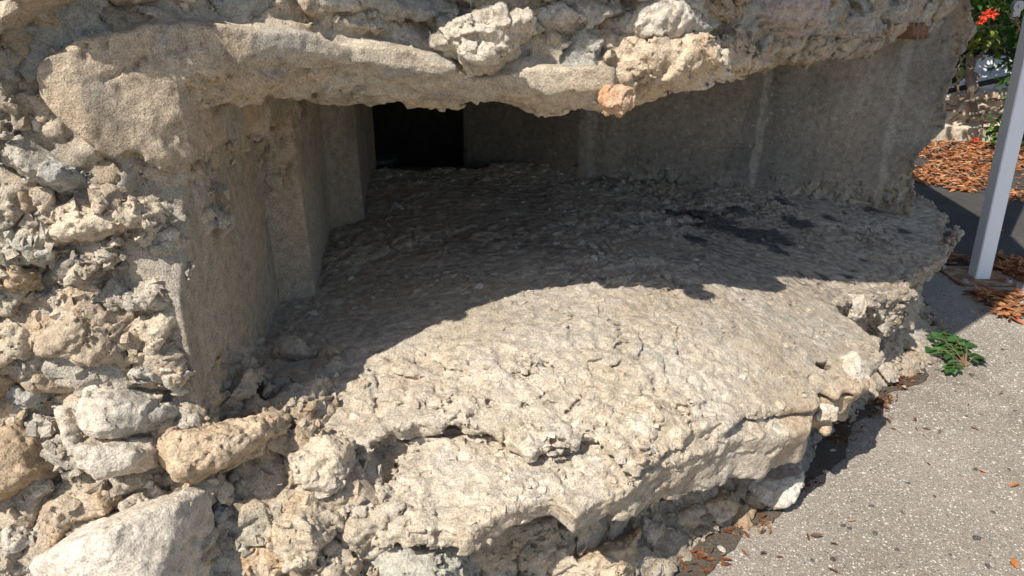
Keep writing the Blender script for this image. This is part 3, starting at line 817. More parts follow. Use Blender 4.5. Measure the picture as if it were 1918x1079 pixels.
# angular fragments bedded in the mortar: too many and too small to count
import bmesh
def hull_protos(n, seed, flat):
    rs = np.random.RandomState(seed); out = []
    for k in range(n):
        pts = rs.normal(size=(11, 3)); pts /= np.linalg.norm(pts, axis=1, keepdims=True); pts *= rs.uniform(.75, 1.1, (11, 1)); pts[:, 2] *= flat
        pts[:, 0] *= rs.uniform(1, 1.5)
        bm = bmesh.new(); vs = [bm.verts.new(p) for p in pts]
        r = bmesh.ops.convex_hull(bm, input=vs)
        bmesh.ops.delete(bm, geom=[v for v in bm.verts if not v.link_faces], context='VERTS')
        bm.verts.index_update(); bmesh.ops.triangulate(bm, faces=bm.faces[:]); bm.verts.index_update()
        out.append((np.array([v.co[:] for v in bm.verts], np.float32), np.array([[v.index for v in f.verts] for f in bm.faces])))
        bm.free()
    return out
def fragments(name, src, n, smin_, smax_, mask, seed, flat=.6, align=0.0, sink=.25, tint=.35, powr=2.2):
    V, Q, C = BUILT[src]; rs = np.random.RandomState(seed)
    fn = np.cross(V[Q[:, 2]] - V[Q[:, 0]], V[Q[:, 3]] - V[Q[:, 1]]); cen = V[Q].mean(1)
    fn /= np.linalg.norm(fn, axis=1, keepdims=True) + 1e-12
    # seen side of the wall only
    tocam = np.array([0, 0, CAM_H]) - cen; tocam /= np.linalg.norm(tocam, axis=1, keepdims=True)
    w = mask(cen.astype(np.float32), fn) * ((fn * tocam).sum(1) > -.1)
    w = w / w.sum(); pick = rs.choice(len(cen), n, p=w, replace=False)
    P = hull_protos(40, seed + 1, flat); VV, FF, CC = [], [], []; base = 0
    cc = C[Q[pick, 0]]; pal = np.stack([CREAM, PALE, GREY, SAND, PALE * 1.05, TAN])
    for k, ix in enumerate(pick):
        pv, pf = P[rs.randint(40)]
        sz = smin_ + (smax_ - smin_) * rs.rand() ** powr
        nn = fn[ix] * align + rs.normal(size=3) * (1 - align) * .6 + fn[ix] * .2; nn /= np.linalg.norm(nn)
        a = np.cross(nn, rs.normal(size=3)); a /= np.linalg.norm(a); b = np.cross(nn, a)
        M = np.stack([a, b, nn])
        p = (pv * sz) @ M + cen[ix] - fn[ix] * sz * sink * flat
        VV.append(p); FF.append(pf + base); base += len(p)
        col = (cc[k] * (1 - tint) + pal[rs.randint(6)] * tint * (cc[k].mean() / .42)) * rs.uniform(.82, 1.14)
        CC.append(np.repeat(col[None], len(p), 0))
    o = mesh_np(name, np.concatenate(VV), np.concatenate(FF), M_STONE, None, np.concatenate(CC), smooth=False)
    keep(o, bunker); o["kind"] = "stuff"; return o
nz = lambda c, s_, sd: ss(-.35, .35, vn(c, s_, sd))
fragments("wall_fragments", "rubble_facing", 4600, .004, .024, lambda c, n: (c[:, 1] < 1.5) * (.25 + nz(c, 6, 5)) * ss(.7, .9, n[:, 2] + 1.1), 501, flat=.62, sink=.3)
fragments("foundation_fragments", "foundation", 5500, .004, .024, lambda c, n: (.2 + nz(c, 6, 6)) * np.clip(1.7 / (c[:, 1] + .2), .3, 1.4) * (c[:, 2] > .0), 502, flat=.62, sink=.3)
fragments("lintel_fragments", "lintel", 2400, .004, .018, lambda c, n: (n[:, 1] < .3) * (c[:, 2] < 1.66) * ((-poly2(SMP, c[:, 0], c[:, 2]) < .004) | (c[:, 0] > .27)) * (.1 + nz(c, 5, 7)), 503, flat=.6, sink=.4)
def _ms(c, n):
    sm = np.exp(-(((c[:, 0] - .75) / .42) ** 2 + ((c[:, 1] - 2.0) / .28) ** 2))
    return (n[:, 2] > .2) * (1 - .9 * sm) * (.03 + nz(c, 4, 8) ** 2 * .5 + 1.1 * (nz(c, 13, 9) * nz(c, 4, 8)) ** 2) * (1 + 1.2 * ss(1.0, .2, c[:, 0]) * ss(1.9, 1.5, c[:, 1]))
fragments("floor_fragments", "sill", 6500, .004, .020, _ms, 504, flat=.48, align=.75, sink=.12, tint=.38, powr=3.2)
fragments("edge_fragments", "sill", 900, .006, .022, lambda c, n: (n[:, 2] < .5) * (c[:, 2] < .52) * (c[:, 0] > 1.25) + .25 * (n[:, 2] < .4) * (c[:, 0] < .0) * (c[:, 1] < 1.6), 505, flat=.6, sink=.4)
fragments("wall_foot_fragments", "right_wall", 900, .006, .024, lambda c, n: (n[:, 1] < .2) * (c[:, 0] > .3) * ss(.16, .02, c[:, 2] - SILL_Z(c[:, 0], np.minimum(c[:, 1], 3.5))) + .25 * (c[:, 0] > 2.0), 506, flat=.6, sink=.4)
print("T fragments", _t.time() - T0)

# ribbed terracotta piece set in the wall
M_TERRA, nt, b = nodes("terracotta")
co = nt.nodes.new("ShaderNodeNewGeometry").outputs['Position']
n1 = tex(nt, "ShaderNodeTexNoise", 60, 5, .6, co)
nt.links.new(ramp(nt, n1.outputs[0], [(.3, (.19, .115, .08)), (.7, (.30, .19, .135))]).outputs[0], b.inputs['Base Color'])
nt.links.new(bump(nt, n1.outputs[0], .5, .004), b.inputs['Normal'])
def ribbed(u, v, du, dv, y):
    c = aty(u, v, y); dep = c[1] * cP + (CAM_H - c[2]) * sP
    w, hh = du / FPX * dep, dv / FPX * dep
    V, Q = [], []; n = 19
    for i in range(n):
        x = -w / 2 + w * i / (n - 1); bb = .0 if i % 2 else -.008
        for zz in (-hh / 2, hh / 2):
            V.append((x + zz * -.6, bb - .02, zz + .01 * math.sin(i))); V.append((x + zz * -.6, .08, zz + .01 * math.sin(i)))
    for i in range(n - 1):
        a = i * 4
        Q += [(a, a + 4, a + 6, a + 2), (a + 2, a + 6, a + 7, a + 3), (a, a + 1, a + 5, a + 4)]
    Q += [(0, 2, 3, 1), ((n-1)*4, (n-1)*4+1, (n-1)*4+3, (n-1)*4+2)]
    V = np.array(V); R = np.array(Euler((0, 0, .6)).to_matrix()); V = V @ R.T + c
    o = mesh_np("tile_fragment", V, np.array(Q), M_TERRA, smooth=False); keep(o, bunker)
    o["label"] = "ribbed terracotta tile fragment in the upper wall"
ribbed(1714, 58, 56, 22, 3.44)

# --- closed body behind: ceiling, roof, inner room
def box_mesh(name, lo, hi, mat, parent=None, cols=None):
    x0, y0, z0 = lo; x1, y1, z1 = hi
    V = np.array([(x, y, z) for x in (x0, x1) for y in (y0, y1) for z in (z0, z1)])
    Q = np.array([(0, 1, 3, 2), (4, 6, 7, 5), (0, 4, 5, 1), (2, 3, 7, 6), (0, 2, 6, 4), (1, 5, 7, 3)])
    o = mesh_np(name, V, Q, mat, None, None, smooth=False)
    if parent: keep(o, parent)
    return o
M_PLAIN, nt, b = nodes("old_concrete")
co = nt.nodes.new("ShaderNodeNewGeometry").outputs['Position']
n1 = tex(nt, "ShaderNodeTexNoise", 9, 8, .65, co)
nt.links.new(ramp(nt, n1.outputs[0], [(.3, (.13, .12, .105)), (.7, (.27, .24, .20))]).outputs[0], b.inputs['Base Color'])
nt.links.new(bump(nt, n1.outputs[0], .6, .02), b.inputs['Normal'])

def prism(name, P, z0, z1, mat, parent):
    n = len(P); V = [(x, y, z0) for x, y in P] + [(x, y, z1) for x, y in P]
    me = bpy.data.meshes.new(name)
    F = [tuple(range(n))[::-1], tuple(range(n, 2 * n))] + [(i, (i + 1) % n, n + (i + 1) % n, n + i) for i in range(n)]
    me.from_pydata(V, [], F); me.materials.append(mat); me.update()
    o = bpy.data.objects.new(name, me); COL.objects.link(o); keep(o, parent); return o
prism("ceiling", [(-1.7, 2.0), (-.4, 1.95), (.1, 2.1), (.9, 2.75), (1.75, 3.55), (2.0, 4.2), (-1.7, 4.2)], 1.30, 1.50, M_PLAIN, bunker)
ROOF = [(-2.6, .72), (-1.5, .90), (-1.2, .97), (-1.05, 1.08), (-.94, 1.19), (-.5, 1.215), (-.3, 1.25), (-.1, 1.35), (.1, 1.44), (.45, 1.52), (.9, 1.66), (1.25, 1.93), (1.62, 2.24), (1.85, 2.55), (1.98, 2.95), (2.18, 4.7), (-2.6, 6.4)]
prism("roof_slab", ROOF, 2.32, 2.58, M_PLAIN, bunker)  # out-of-view overhang, outline shaped to drop shadow on facade, floor and ground
prism("upper_wall", [(-2.4, 1.25), (-.80, 1.44), (-.40, 1.72), (.2, 1.86), (.9, 2.55), (1.75, 3.42), (2.12, 3.62), (2.16, 4.7), (-2.4, 6.2)], 1.70, 2.35, M_PLAIN, bunker)
prism("rear_wall", [(-2.4, 1.75), (-1.55, 1.75), (-1.55, 6.0), (2.0, 4.7), (2.13, 4.75), (-2.4, 6.2)], 0.0, 1.72, M_PLAIN, bunker)
prism("end_wall", [(2.0, 3.75), (2.12, 3.75), (2.15, 4.8), (2.0, 4.8)], 0.0, 1.72, M_PLAIN, bunker)
prism("inner_ledge", [(-.95, 3.40), (-.2, 3.50), (-.2, 3.80), (-.95, 3.72)], 0.25, 0.655, M_PLAIN, bunker)
prism("inner_floor", [(-1.6, 3.6), (2.0, 3.9), (2.0, 4.9), (-1.6, 6.1)], 0.0, 0.03, M_PLAIN, bunker)

# stool inside
M_METAL, nt, b = nodes("dull_metal"); b.inputs['Metallic'].default_value = .6; b.inputs['Roughness'].default_value = .5
b.inputs['Base Color'].default_value = (.45, .45, .45, 1)
def tube(pts, r, seg=8, closed_ends=True):
    """swept tube; pts list of 3D, r scalar or list"""
    pts = [np.array(q, float) for q in pts]; n = len(pts); r = [r] * n if np.isscalar(r) else r
    V, Q = [], []
    up = np.array([0.3, 0.2, 1.0])
    for i, q in enumerate(pts):
        t = pts[min(i + 1, n - 1)] - pts[max(i - 1, 0)]; t = t / (np.linalg.norm(t) + 1e-9)
        a = np.cross(t, up); 
        if np.linalg.norm(a) < 1e-3: a = np.cross(t, [1, 0, 0])
        a /= np.linalg.norm(a); bb = np.cross(t, a)
        for k in range(seg):
            an = 2 * math.pi * k / seg
            V.append(q + r[i] * (a * math.cos(an) + bb * math.sin(an)))
    for i in range(n - 1):
        for k in range(seg):
            k2 = (k + 1) % seg
            Q.append((i * seg + k, i * seg + k2, (i + 1) * seg + k2, (i + 1) * seg + k))
    if closed_ends:
        c0 = len(V); V.append(pts[0]); V.append(pts[-1])
        for k in range(seg):
            k2 = (k + 1) % seg
            Q.append((c0, k2, k, c0)); Q.append((c0 + 1, (n - 1) * seg + k, (n - 1) * seg + k2, c0 + 1))
    return np.array(V), Q
class MB:
    def __init__(s): s.V = []; s.F = []; s.n = 0; s.c = []
    def add(s, V, F, c=None):
        for f in F:
            f = list(dict.fromkeys(int(i) + s.n for i in f)); s.F.append(f)
        s.V += [tuple(map(float, v)) for v in V]; s.n += len(V)
        if c is not None: s.c += [tuple(c)] * len(V)
    def build(s, name, mat, parent=None, smooth=False, loc=None):
        me = bpy.data.meshes.new(name)
        off = np.array(loc) if loc is not None else np.zeros(3)
        me.from_pydata([tuple(np.array(v) - off) for v in s.V], [], s.F)
        if s.c:
            a = me.attributes.new("pigment", 'FLOAT_COLOR', 'POINT')
            a.data.foreach_set("color", np.hstack([np.array(s.c, np.float32), np.ones((len(s.c), 1), np.float32)]).ravel())
        me.materials.append(mat); me.update()
        if smooth: me.polygons.foreach_set("use_smooth", [True] * len(me.polygons))
        o = bpy.data.objects.new(name, me); COL.objects.link(o)
        if loc is not None: o.location = tuple(map(float, loc))
        if parent: keep(o, parent)
        return o
sc_ = np.array([-.86, 4.45, 0.03])
st_ = empty("stool", sc_, "small pale stool standing in the dark room behind the opening", "stool")
V, Q = tube([sc_ + (0, 0, .505), sc_ + (0, 0, .51), sc_ + (0, 0, .53), sc_ + (0, 0, .535)], [.13, .14, .14, .13], 24)
m = MB(); m.add(V, Q); m.build("seat", M_METAL, st_)
for k in range(4):
    a = math.pi / 4 + k * math.pi / 2; dx, dy = math.cos(a), math.sin(a)
    V, Q = tube([sc_ + (dx * .15, dy * .15, 0), sc_ + (dx * .11, dy * .11, .51)], .01)
    m = MB(); m.add(V, Q); m.build("leg", M_METAL, st_)

# ------------------------------------------------------------------ GROUND
def ground_mat(name, c_lo, c_mid, c_hi, sc, bs, darkening):
    m, nt, b = nodes(name)
    co = nt.nodes.new("ShaderNodeNewGeometry").outputs['Position']
    v = tex(nt, "ShaderNodeTexVoronoi", sc, co=co); v.feature = 'F1'; v.inputs['Randomness'].default_value = 1
    v2 = tex(nt, "ShaderNodeTexVoronoi", sc * 2.3, co=co)
    big = tex(nt, "ShaderNodeTexNoise", 2.2, 6, .65, co)
    n = tex(nt, "ShaderNodeTexNoise", 140, 4, .7, co)
    sep = nt.nodes.new("ShaderNodeSeparateColor"); nt.links.new(v.outputs['Color'], sep.inputs[0])
    r = ramp(nt, sep.outputs[0], [(0.0, c_lo), (0.35, c_mid), (0.85, c_hi), (1.0, (min(1, c_hi[0] * 1.3), min(1, c_hi[1] * 1.28), min(1, c_hi[2] * 1.25)))])
    edge = ramp(nt, v.outputs['Distance'], [(0.25, (1, 1, 1)), (0.60, (.5, .48, .46))])
    c = mix(nt, r.outputs[0], edge.outputs[0], 1, 'MULTIPLY')
    c = mix(nt, c, ramp(nt, n.outputs[0], [(.3, (.75, .75, .75)), (.7, (1.2, 1.2, 1.2))]).outputs[0], .8, 'MULTIPLY')
    c = mix(nt, c, ramp(nt, big.outputs[0], [(.3, (.72, .71, .69)), (.65, (1.08, 1.08, 1.08))]).outputs[0], darkening, 'MULTIPLY')
    sp = tex(nt, "ShaderNodeTexVoronoi", 9, co=co)
    spr = ramp(nt, sp.outputs['Distance'], [(.035, (.22, .21, .20)), (.075, (1, 1, 1))])
    c = mix(nt, c, spr.outputs[0], .8, 'MULTIPLY')
    st = tex(nt, "ShaderNodeTexNoise", 1.3, 7, .72, co)
    c = mix(nt, c, ramp(nt, st.outputs[0], [(.30, (.55, .52, .50)), (.42, (.92, .91, .9)), (.6, (1.05, 1.05, 1.05))]).outputs[0], .9, 'MULTIPLY')
    nt.links.new(c, b.inputs['Base Color'])
    nn = bump(nt, v.outputs['Distance'], bs, -.004)
    nn = bump(nt, v2.outputs['Distance'], bs * .6, -.002, nn)
    nn = bump(nt, n.outputs[0], .6, .003, nn)
    nt.links.new(nn, b.inputs['Normal'])
    return m
M_PAVE = ground_mat("exposed_aggregate", (.17, .155, .14), (.52, .468, .40), (.72, .665, .58), 170, 1.0, .7)
M_ASPH = ground_mat("asphalt", (.055, .055, .058), (.085, .085, .088), (.13, .128, .125), 110, .6, .8)
def sheet(name, P, z, mat):
    me = bpy.data.meshes.new(name); me.from_pydata([(x, y, z) for x, y in P], [], [tuple(range(len(P)))]); me.materials.append(mat); me.update()
    o = bpy.data.objects.new(name, me); COL.objects.link(o); tag(o, kind="structure"); return o
sheet("pavement", [(-60, -60), (60, -60), (60, 60), (-60, 60)], 0.0, M_PAVE)
rb = [tuple(atz(u, v, 0)[:2]) for u, v in ((1640,560),(1760,500),(1830,545),(1918,560),(2100,610))]
sheet("road", [(1.9, 3.62)] + [(2.5, 3.95), (2.9, 3.86), (3.2, 3.72), (4.6, 3.2), (40, 3), (40, 40), (1.9, 40)], 0.004, M_ASPH)

rs_ = np.random.RandomState(3)
_in = [(-1.2, 1.05), (-.2, 1.3), (.37, 1.45), (.84, 1.85), (1.24, 2.28), (1.66, 2.66), (1.92, 2.95), (2.12, 3.3), (2.2, 3.9)]
_pts = []
for a_, b_ in zip(_in[:-1], _in[1:]):
    for k in range(14):
        t = k / 14; q = np.array(a_) * (1 - t) + np.array(b_) * t; nrm = np.array([b_[1] - a_[1], -(b_[0] - a_[0])]); nrm = nrm / np.linalg.norm(nrm)
        q = q + nrm * (.055 + .05 * float(vn(np.array([[q[0], q[1], .3]], np.float32), 5, 3)[0]) + rs_.uniform(-.012, .012)); _pts.append(tuple(q))
M_SOIL = ground_mat("dark_soil", (.07, .06, .052), (.14, .122, .104), (.25, .22, .185), 160, 1.0, .8)
sheet("soil", _pts + [(1.9, 3.9), (1.0, 2.6), (-1.2, 1.6)], 0.004, M_SOIL)
# loose grit bedded in the pavement
ng = 70000
gx = rs_.uniform(-.2, 3.2, ng); gy = 1.15 + 3.1 * rs_.rand(ng) ** 1.35
gs = rs_.uniform(.0014, .0036, ng) * (1 + .9 * (rs_.rand(ng) > .965)) * np.clip(.7 + .18 * gy, .8, 1.4)
pal = np.array([(.50, .47, .42), (.44, .41, .365), (.33, .31, .28), (.60, .57, .52), (.47, .39, .30), (.20, .19, .18), (.08, .08, .08)])
gc = pal[rs_.choice(7, ng, p=[.28, .26, .20, .05, .08, .09, .04])] * rs_.uniform(.8, 1.15, (ng, 1))
ang = rs_.uniform(0, 6.28, ng)
GV = np.zeros((ng, 6, 3), np.float32); GC = np.repeat(gc, 6, 0)
for k in range(5):
    rr_ = gs * rs_.uniform(.7, 1.2, ng); GV[:, k, 0] = gx + rr_ * np.cos(ang + k * 1.2566); GV[:, k, 1] = gy + rr_ * np.sin(ang + k * 1.2566); GV[:, k, 2] = .0002
GV[:, 5, 0] = gx + gs * rs_.uniform(-.3, .3, ng); GV[:, 5, 1] = gy + gs * rs_.uniform(-.3, .3, ng); GV[:, 5, 2] = gs * rs_.uniform(.2, .55, ng)
b0 = (np.arange(ng) * 6)[:, None]
GF = np.concatenate([b0 + np.array([[k, (k + 1) % 5, 5]]) for k in range(5)])
M_GRIT, nt, b = nodes("grit"); at_ = nt.nodes.new("ShaderNodeAttribute"); at_.attribute_name = "pigment"; nt.links.new(at_.outputs[0], b.inputs['Base Color'])
o = mesh_np("grit", GV.reshape(-1, 3), GF, M_GRIT, None, GC, smooth=False)
tag(o, "fine pale and dark grit bedded in the pavement", "grit", kind="stuff")

# ------------------------------------------------------------------ POST
M_PAINT, nt, b = nodes("painted_steel"); b.inputs['Roughness'].default_value = .35
b.inputs['Specular IOR Level'].default_value = .5
co = nt.nodes.new("ShaderNodeNewGeometry").outputs['Position']
n1 = tex(nt, "ShaderNodeTexNoise", 70, 4, .7, co); n2 = tex(nt, "ShaderNodeTexNoise", 8, 5, .6, co)
v = tex(nt, "ShaderNodeTexVoronoi", 60, co=co)
chip = ramp(nt, v.outputs['Distance'], [(.10, (1, 1, 1)), (.17, (0, 0, 0))])
sepp = nt.nodes.new("ShaderNodeSeparateXYZ"); nt.links.new(co, sepp.inputs[0])
zr = ramp(nt, sepp.outputs[2], [(.0, (1, 1, 1)), (.5, (.15, .15, .15)), (1, (.05, .05, .05))])
base = mix(nt, (.90, .93, .97), (.80, .84, .90), n2.outputs[0])
sel = ramp(nt, tex(nt, "ShaderNodeTexNoise", 14, 3, .5, co).outputs[0], [(.5, (0, 0, 0)), (.6, (1, 1, 1))])
f1 = mix(nt, (0, 0, 0), chip.outputs[0], sel.outputs[0]); f2 = mix(nt, f1, zr.outputs[0], 1.0, 'MULTIPLY')
c = mix(nt, base, (.10, .05, .03), f2)
nt.links.new(c, b.inputs['Base Color'])
M_RUST, nt, b = nodes("rusty_plate")
co = nt.nodes.new("ShaderNodeNewGeometry").outputs['Position']
n1 = tex(nt, "ShaderNodeTexNoise", 14, 7, .7, co)
nt.links.new(ramp(nt, n1.outputs[0], [(.3, (.13, .065, .035)), (.5, (.26, .15, .085)), (.68, (.42, .36, .28))]).outputs[0], b.inputs['Base Color'])
nt.links.new(bump(nt, n1.outputs[0], .5, .004), b.inputs['Normal'])
pb = atz(1832, 522, 0.0); pb[2] = 0.004
post = empty("metal_post", pb, "pale blue painted square steel post on a rusty base plate", "post")
yaw = math.radians(-2)
def rbox(m, c, s, yaw=0, bev=0.0, tilt=(0, 0)):
    hx, hy, hz = s; R = np.array(Euler((0, 0, yaw)).to_matrix())
    prof = [(-hx + bev, -hy), (hx - bev, -hy), (hx, -hy + bev), (hx, hy - bev), (hx - bev, hy), (-hx + bev, hy), (-hx, hy - bev), (-hx, -hy + bev)] if bev else [(-hx, -hy), (hx, -hy), (hx, hy), (-hx, hy)]
    n = len(prof); V = []
    for zz in (0, 2 * hz):
        for x, y in prof: V.append(R @ np.array([x, y, 0]) + np.array(c) + np.array([tilt[0] * zz, tilt[1] * zz, zz]))
    m.add(V, [tuple(range(n))[::-1], tuple(range(n, 2 * n))] + [(i, (i + 1) % n, n + (i + 1) % n, n + i) for i in range(n)])
m = MB(); rbox(m, pb + (0, 0, .012), (.042, .042, 1.3), yaw, .005, (-.05, .0)); m.build("shaft", M_PAINT, post)
m = MB(); rbox(m, pb + (-.01, .02, 0), (.155, .14, .006), math.radians(-2), .004); m.build("base_plate", M_RUST, post)
m = MB(); V, Q = tube([pb + (0, 0, .010), pb + (0, 0, .017)], [.058, .050], 4); 
for k in range(4):
    a = math.pi / 4 + k * math.pi / 2; q = pb + (-.01 + math.cos(a) * .175, .02 + math.sin(a) * .155, .012)
    m = MB(); V, Q = tube([q, q + (0, 0, .004), q + (0, 0, .005), q + (0, 0, .016), q + (0, 0, .018)], [.022, .022, .014, .014, .009], 12)
    m.add(V, Q); m.build("bolt", M_METAL, post)
# bracket with a pulley near the top of the frame
bc = aty(1905, 16, 3.70)
m = MB(); V, Q = tube([bc + (0, -.012, .01), bc + (0, .016, .01)], .026, 20); m.add(V, Q); V, Q = tube([bc + (0, -.020, .01), bc + (0, -.012, .01)], .007, 10); m.add(V, Q)
rbox(m, bc + (0, .003, -.038), (.019, .012, .022), 0, .004); m.build("pulley", M_METAL, post, smooth=False)
m = MB(); V, Q = tube([bc + (.005, -.01, -.035), bc + (-.005, -.02, -.055), bc + (.012, -.02, -.075), bc + (.026, -.015, -.085), bc + (.016, -.02, -.10), bc + (.02, -.01, -.115)], .004, 6); m.add(V, Q)
V, Q = tube([bc + (-.02, 0, .05), bc + (-.12, .0, .06), bc + (-.2, 0, .10), bc + (-.34, 0, .16)], .005, 6); m.add(V, Q); m.build("wire_tie", M_RUST, post)

# ------------------------------------------------------------------ BACKGROUND
def att_mat(name, rough=.7, trans=0.0, bmp=0.0):
    m, nt, b = nodes(name)
    at = nt.nodes.new("ShaderNodeAttribute"); at.attribute_name = "pigment"
    co = nt.nodes.new("ShaderNodeNewGeometry").outputs['Position']
    n1 = tex(nt, "ShaderNodeTexNoise", 90, 4, .6, co)
    c = mix(nt, at.outputs['Color'], ramp(nt, n1.outputs[0], [(.3, (.75, .75, .75)), (.7, (1.2, 1.2, 1.2))]).outputs[0], .8, 'MULTIPLY')
    nt.links.new(c, b.inputs['Base Color']); b.inputs['Roughness'].default_value = rough
    if trans:
        out = [n for n in nt.nodes if n.type == 'OUTPUT_MATERIAL'][0]
        t = nt.nodes.new("ShaderNodeBsdfTranslucent"); nt.links.new(c, t.inputs[0])
        mx = nt.nodes.new("ShaderNodeMixShader"); mx.inputs[0].default_value = trans
        nt.links.new(b.outputs[0], mx.inputs[1]); nt.links.new(t.outputs[0], mx.inputs[2]); nt.links.new(mx.outputs[0], out.inputs[0])
    if bmp: nt.links.new(bump(nt, n1.outputs[0], bmp, .006), b.inputs['Normal'])
    return m
M_LEAF = att_mat("leaf", .5, .3); M_DRY = att_mat("dry_leaf", .75, .2); M_BARK = att_mat("bark", .9, 0, .8); M_PETAL = att_mat("petal", .5, .3)
M_WHITE, nt, b = nodes("white_slab"); co = nt.nodes.new("ShaderNodeNewGeometry").outputs['Position']
n1 = tex(nt, "ShaderNodeTexNoise", 12, 6, .6, co)
nt.links.new(ramp(nt, n1.outputs[0], [(.3, (.60, .61, .61)), (.7, (.78, .78, .77))]).outputs[0], b.inputs['Base Color'])
M_BLACK, nt, b = nodes("black_pipe"); b.inputs['Base Color'].default_value = (.02, .02, .022, 1); b.inputs['Roughness'].default_value = .5

wb = atz(1790, 262, 0.0)
def f_low(p, col=False):
    x, y, z = p[:, 0], p[:, 1], p[:, 2]
    front = wb[1] - 0.25 * (x - wb[0])
    top = .50 + .05 * vn(p, 2.2, 4)
    kerb = .16 * ss(.19, .16, z)
    d = smax(np.maximum((front - kerb - y) * .95, y - front - .6), z - top, .03)
    F1, F2, V, ID = worley(p, (5, 5, 7), 7, .4)
    st = poly_stone(V, ID, .58, 9) / 6
    d = d - .02 * fbm(p, 8, 3, 9)
    d = smin(d, np.maximum(st, d - .05 * ss(.17, .22, z)), .01) + .03 * ss(.17, .22, z) * np.exp(-((F2 - F1) / .1) ** 2)
    if not col: return d
    c = lerp(stone_cols(p, ID, None), CREAM * 1.05, np.full(len(p), .5))
    c = lerp(c, np.array([.32, .16, .05]), ss(.05, .35, fbm(p, 5, 3, 30)) * .85)
    return c
low = build("garden_wall", f_low, (3.6, wb[1] - 1.1, -.02), (6.6, wb[1] + 1.1, .60), .02, M_ROCK, .15, parent=None)
tag(low, "low cream stone wall with rusty moss stains behind the leaf litter", "wall")
# white slabs leaning on the wall
def leaning(label, px, y, th, name="stone_slab"):
    P = [aty(u, v, y) for u, v in px]; n = len(P)
    for k, q in enumerate(P): q[1] += (q[2] - .5) * .45
    V = P + [q + np.array([0.01, th, 0.02]) for q in P]
    m = MB(); m.add(V, [tuple(range(n)), tuple(range(n, 2 * n))[::-1]] + [(i, n + i, n + (i + 1) % n, (i + 1) % n) for i in range(n)])
    base = np.mean(V, 0); base[2] = min(q[2] for q in V)
    o = m.build(name, M_WHITE, loc=base); tag(o, label, "slab", "pale slabs leaning above the low wall"); return o
leaning("white slab lying lowest on the stone wall, dappled with sun", [(1796,180),(1800,158),(1815,152),(1918,138),(1950,135),(1950,172),(1870,176)], wb[1] + .12, .05)
leaning("pale slab leaning behind the white one, pointed top", [(1818,148),(1830,122),(1862,104),(1905,112),(1935,125),(1935,140),(1880,146)], wb[1] + .28, .05)
# pipe rails
for a, bq, lab in (((1770,172),(2000,118),"black pipe lying aslant across the white slabs"), ((1790,98),(1990,92),"black pipe running level above the pale slabs")):
    A, B = aty(*a, wb[1] - .10), aty(*bq, wb[1] - .15)
    V, Q = tube([A, (A + B) / 2 + (0, 0, -.01), B], .028, 12); m = MB(); m.add(V, Q); o = m.build("pipe", M_BLACK, smooth=True, loc=(A + B) / 2); tag(o, lab, "pipe", "black pipes in the vine")

rnd = random.Random(5)
def leaf_geo(m, c, L, Wd, az, el, roll, col, bend=.25, seg=3):
    """one leaf, folded at the midrib, pointed both ends"""
    t = np.array([math.cos(az) * math.cos(el), math.sin(az) * math.cos(el), math.sin(el)])
    s = np.cross(t, [0, 0, 1]); s /= np.linalg.norm(s) + 1e-9; nn = np.cross(s, t)
    s2 = s * math.cos(roll) + nn * math.sin(roll); n2 = np.cross(s2, t)
    V = []; prof = [0.0, .72, 1.0, .92, .55, 0.0] if seg == 5 else ([0.0, .75, 1.0, .6, 0.0] if seg > 2 else [0, 1, 0])
    k = len(prof)
    for i, w in enumerate(prof):
        a = i / (k - 1); mid = np.array(c) + t * L * a - n2 * bend * L * a * a
        V += [mid + s2 * w * Wd / 2 + n2 * w * Wd * .18, mid, mid - s2 * w * Wd / 2 + n2 * w * Wd * .18]
    F = []
    for i in range(k - 1):
        a = i * 3
        F += [(a, a + 1, a + 4, a + 3), (a + 1, a + 2, a + 5, a + 4)]
    m.add(V, F, col)

# climbing vine: trunk, branches, foliage, flowers
vb = aty(1815, 232, wb[1] - .12); vb[2] = 0.12
vine = empty("trumpet_vine", (vb[0], vb[1], 0), "tangled green trumpet vine with red flowers climbing over the garden wall", "vine")
m = MB()
def br(px, y, r0, r1, n=10, wob=.02):
    P = [aty(u, v, y + dy) for u, v, dy in px]; pts = []
    for i in range(len(P) - 1):
        for k in range(n // (len(P) - 1) + 1):
            a = k / (n // (len(P) - 1) + 1); pts.append(P[i] * (1 - a) + P[i + 1] * a + np.array([rnd.uniform(-1, 1), rnd.uniform(-1, 1), rnd.uniform(-1, 1)]) * wob)
    pts.append(P[-1]); rr = [r0 + (r1 - r0) * i / (len(pts) - 1) for i in range(len(pts))]
    V, Q = tube(pts, rr, 7); m.add(V, Q, (.22, .17, .13))
yv = wb[1] - .2
br([(1822,215,0),(1818,170,0),(1817,125,0),(1812,100,.05)], yv, .04, .035); br([(1825,170,0),(1822,140,.1)], yv, .05, .05)
br([(1818,125,0),(1835,108,0),(1850,85,0),(1900,60,.1)], yv, .022, .012)
br([(1816,212,0),(1850,210,0),(1875,200,0),(1918,185,0)], yv - .1, .018, .012)
br([(1800,190,0),(1793,150,0),(1798,105,0)], yv, .012, .008); br([(1795,160,0),(1815,118,0)], yv, .012, .01)
br([(1800,185,-.05),(1830,190,-.05),(1880,184,0)], yv, .015, .01)
br([(1790,262,-.1),(1760,280,-.5),(1740,285,-.8)], yv, .008, .006); br([(1842,215,0),(1840,240,0),(1828,262,0)], yv - .1, .01, .006)
br([(1855,50,0),(1890,40,0),(1918,50,0)], yv, .010, .006); br([(1845,70,0),(1880,45,0),(1918,40,.1)], yv, .008, .006)
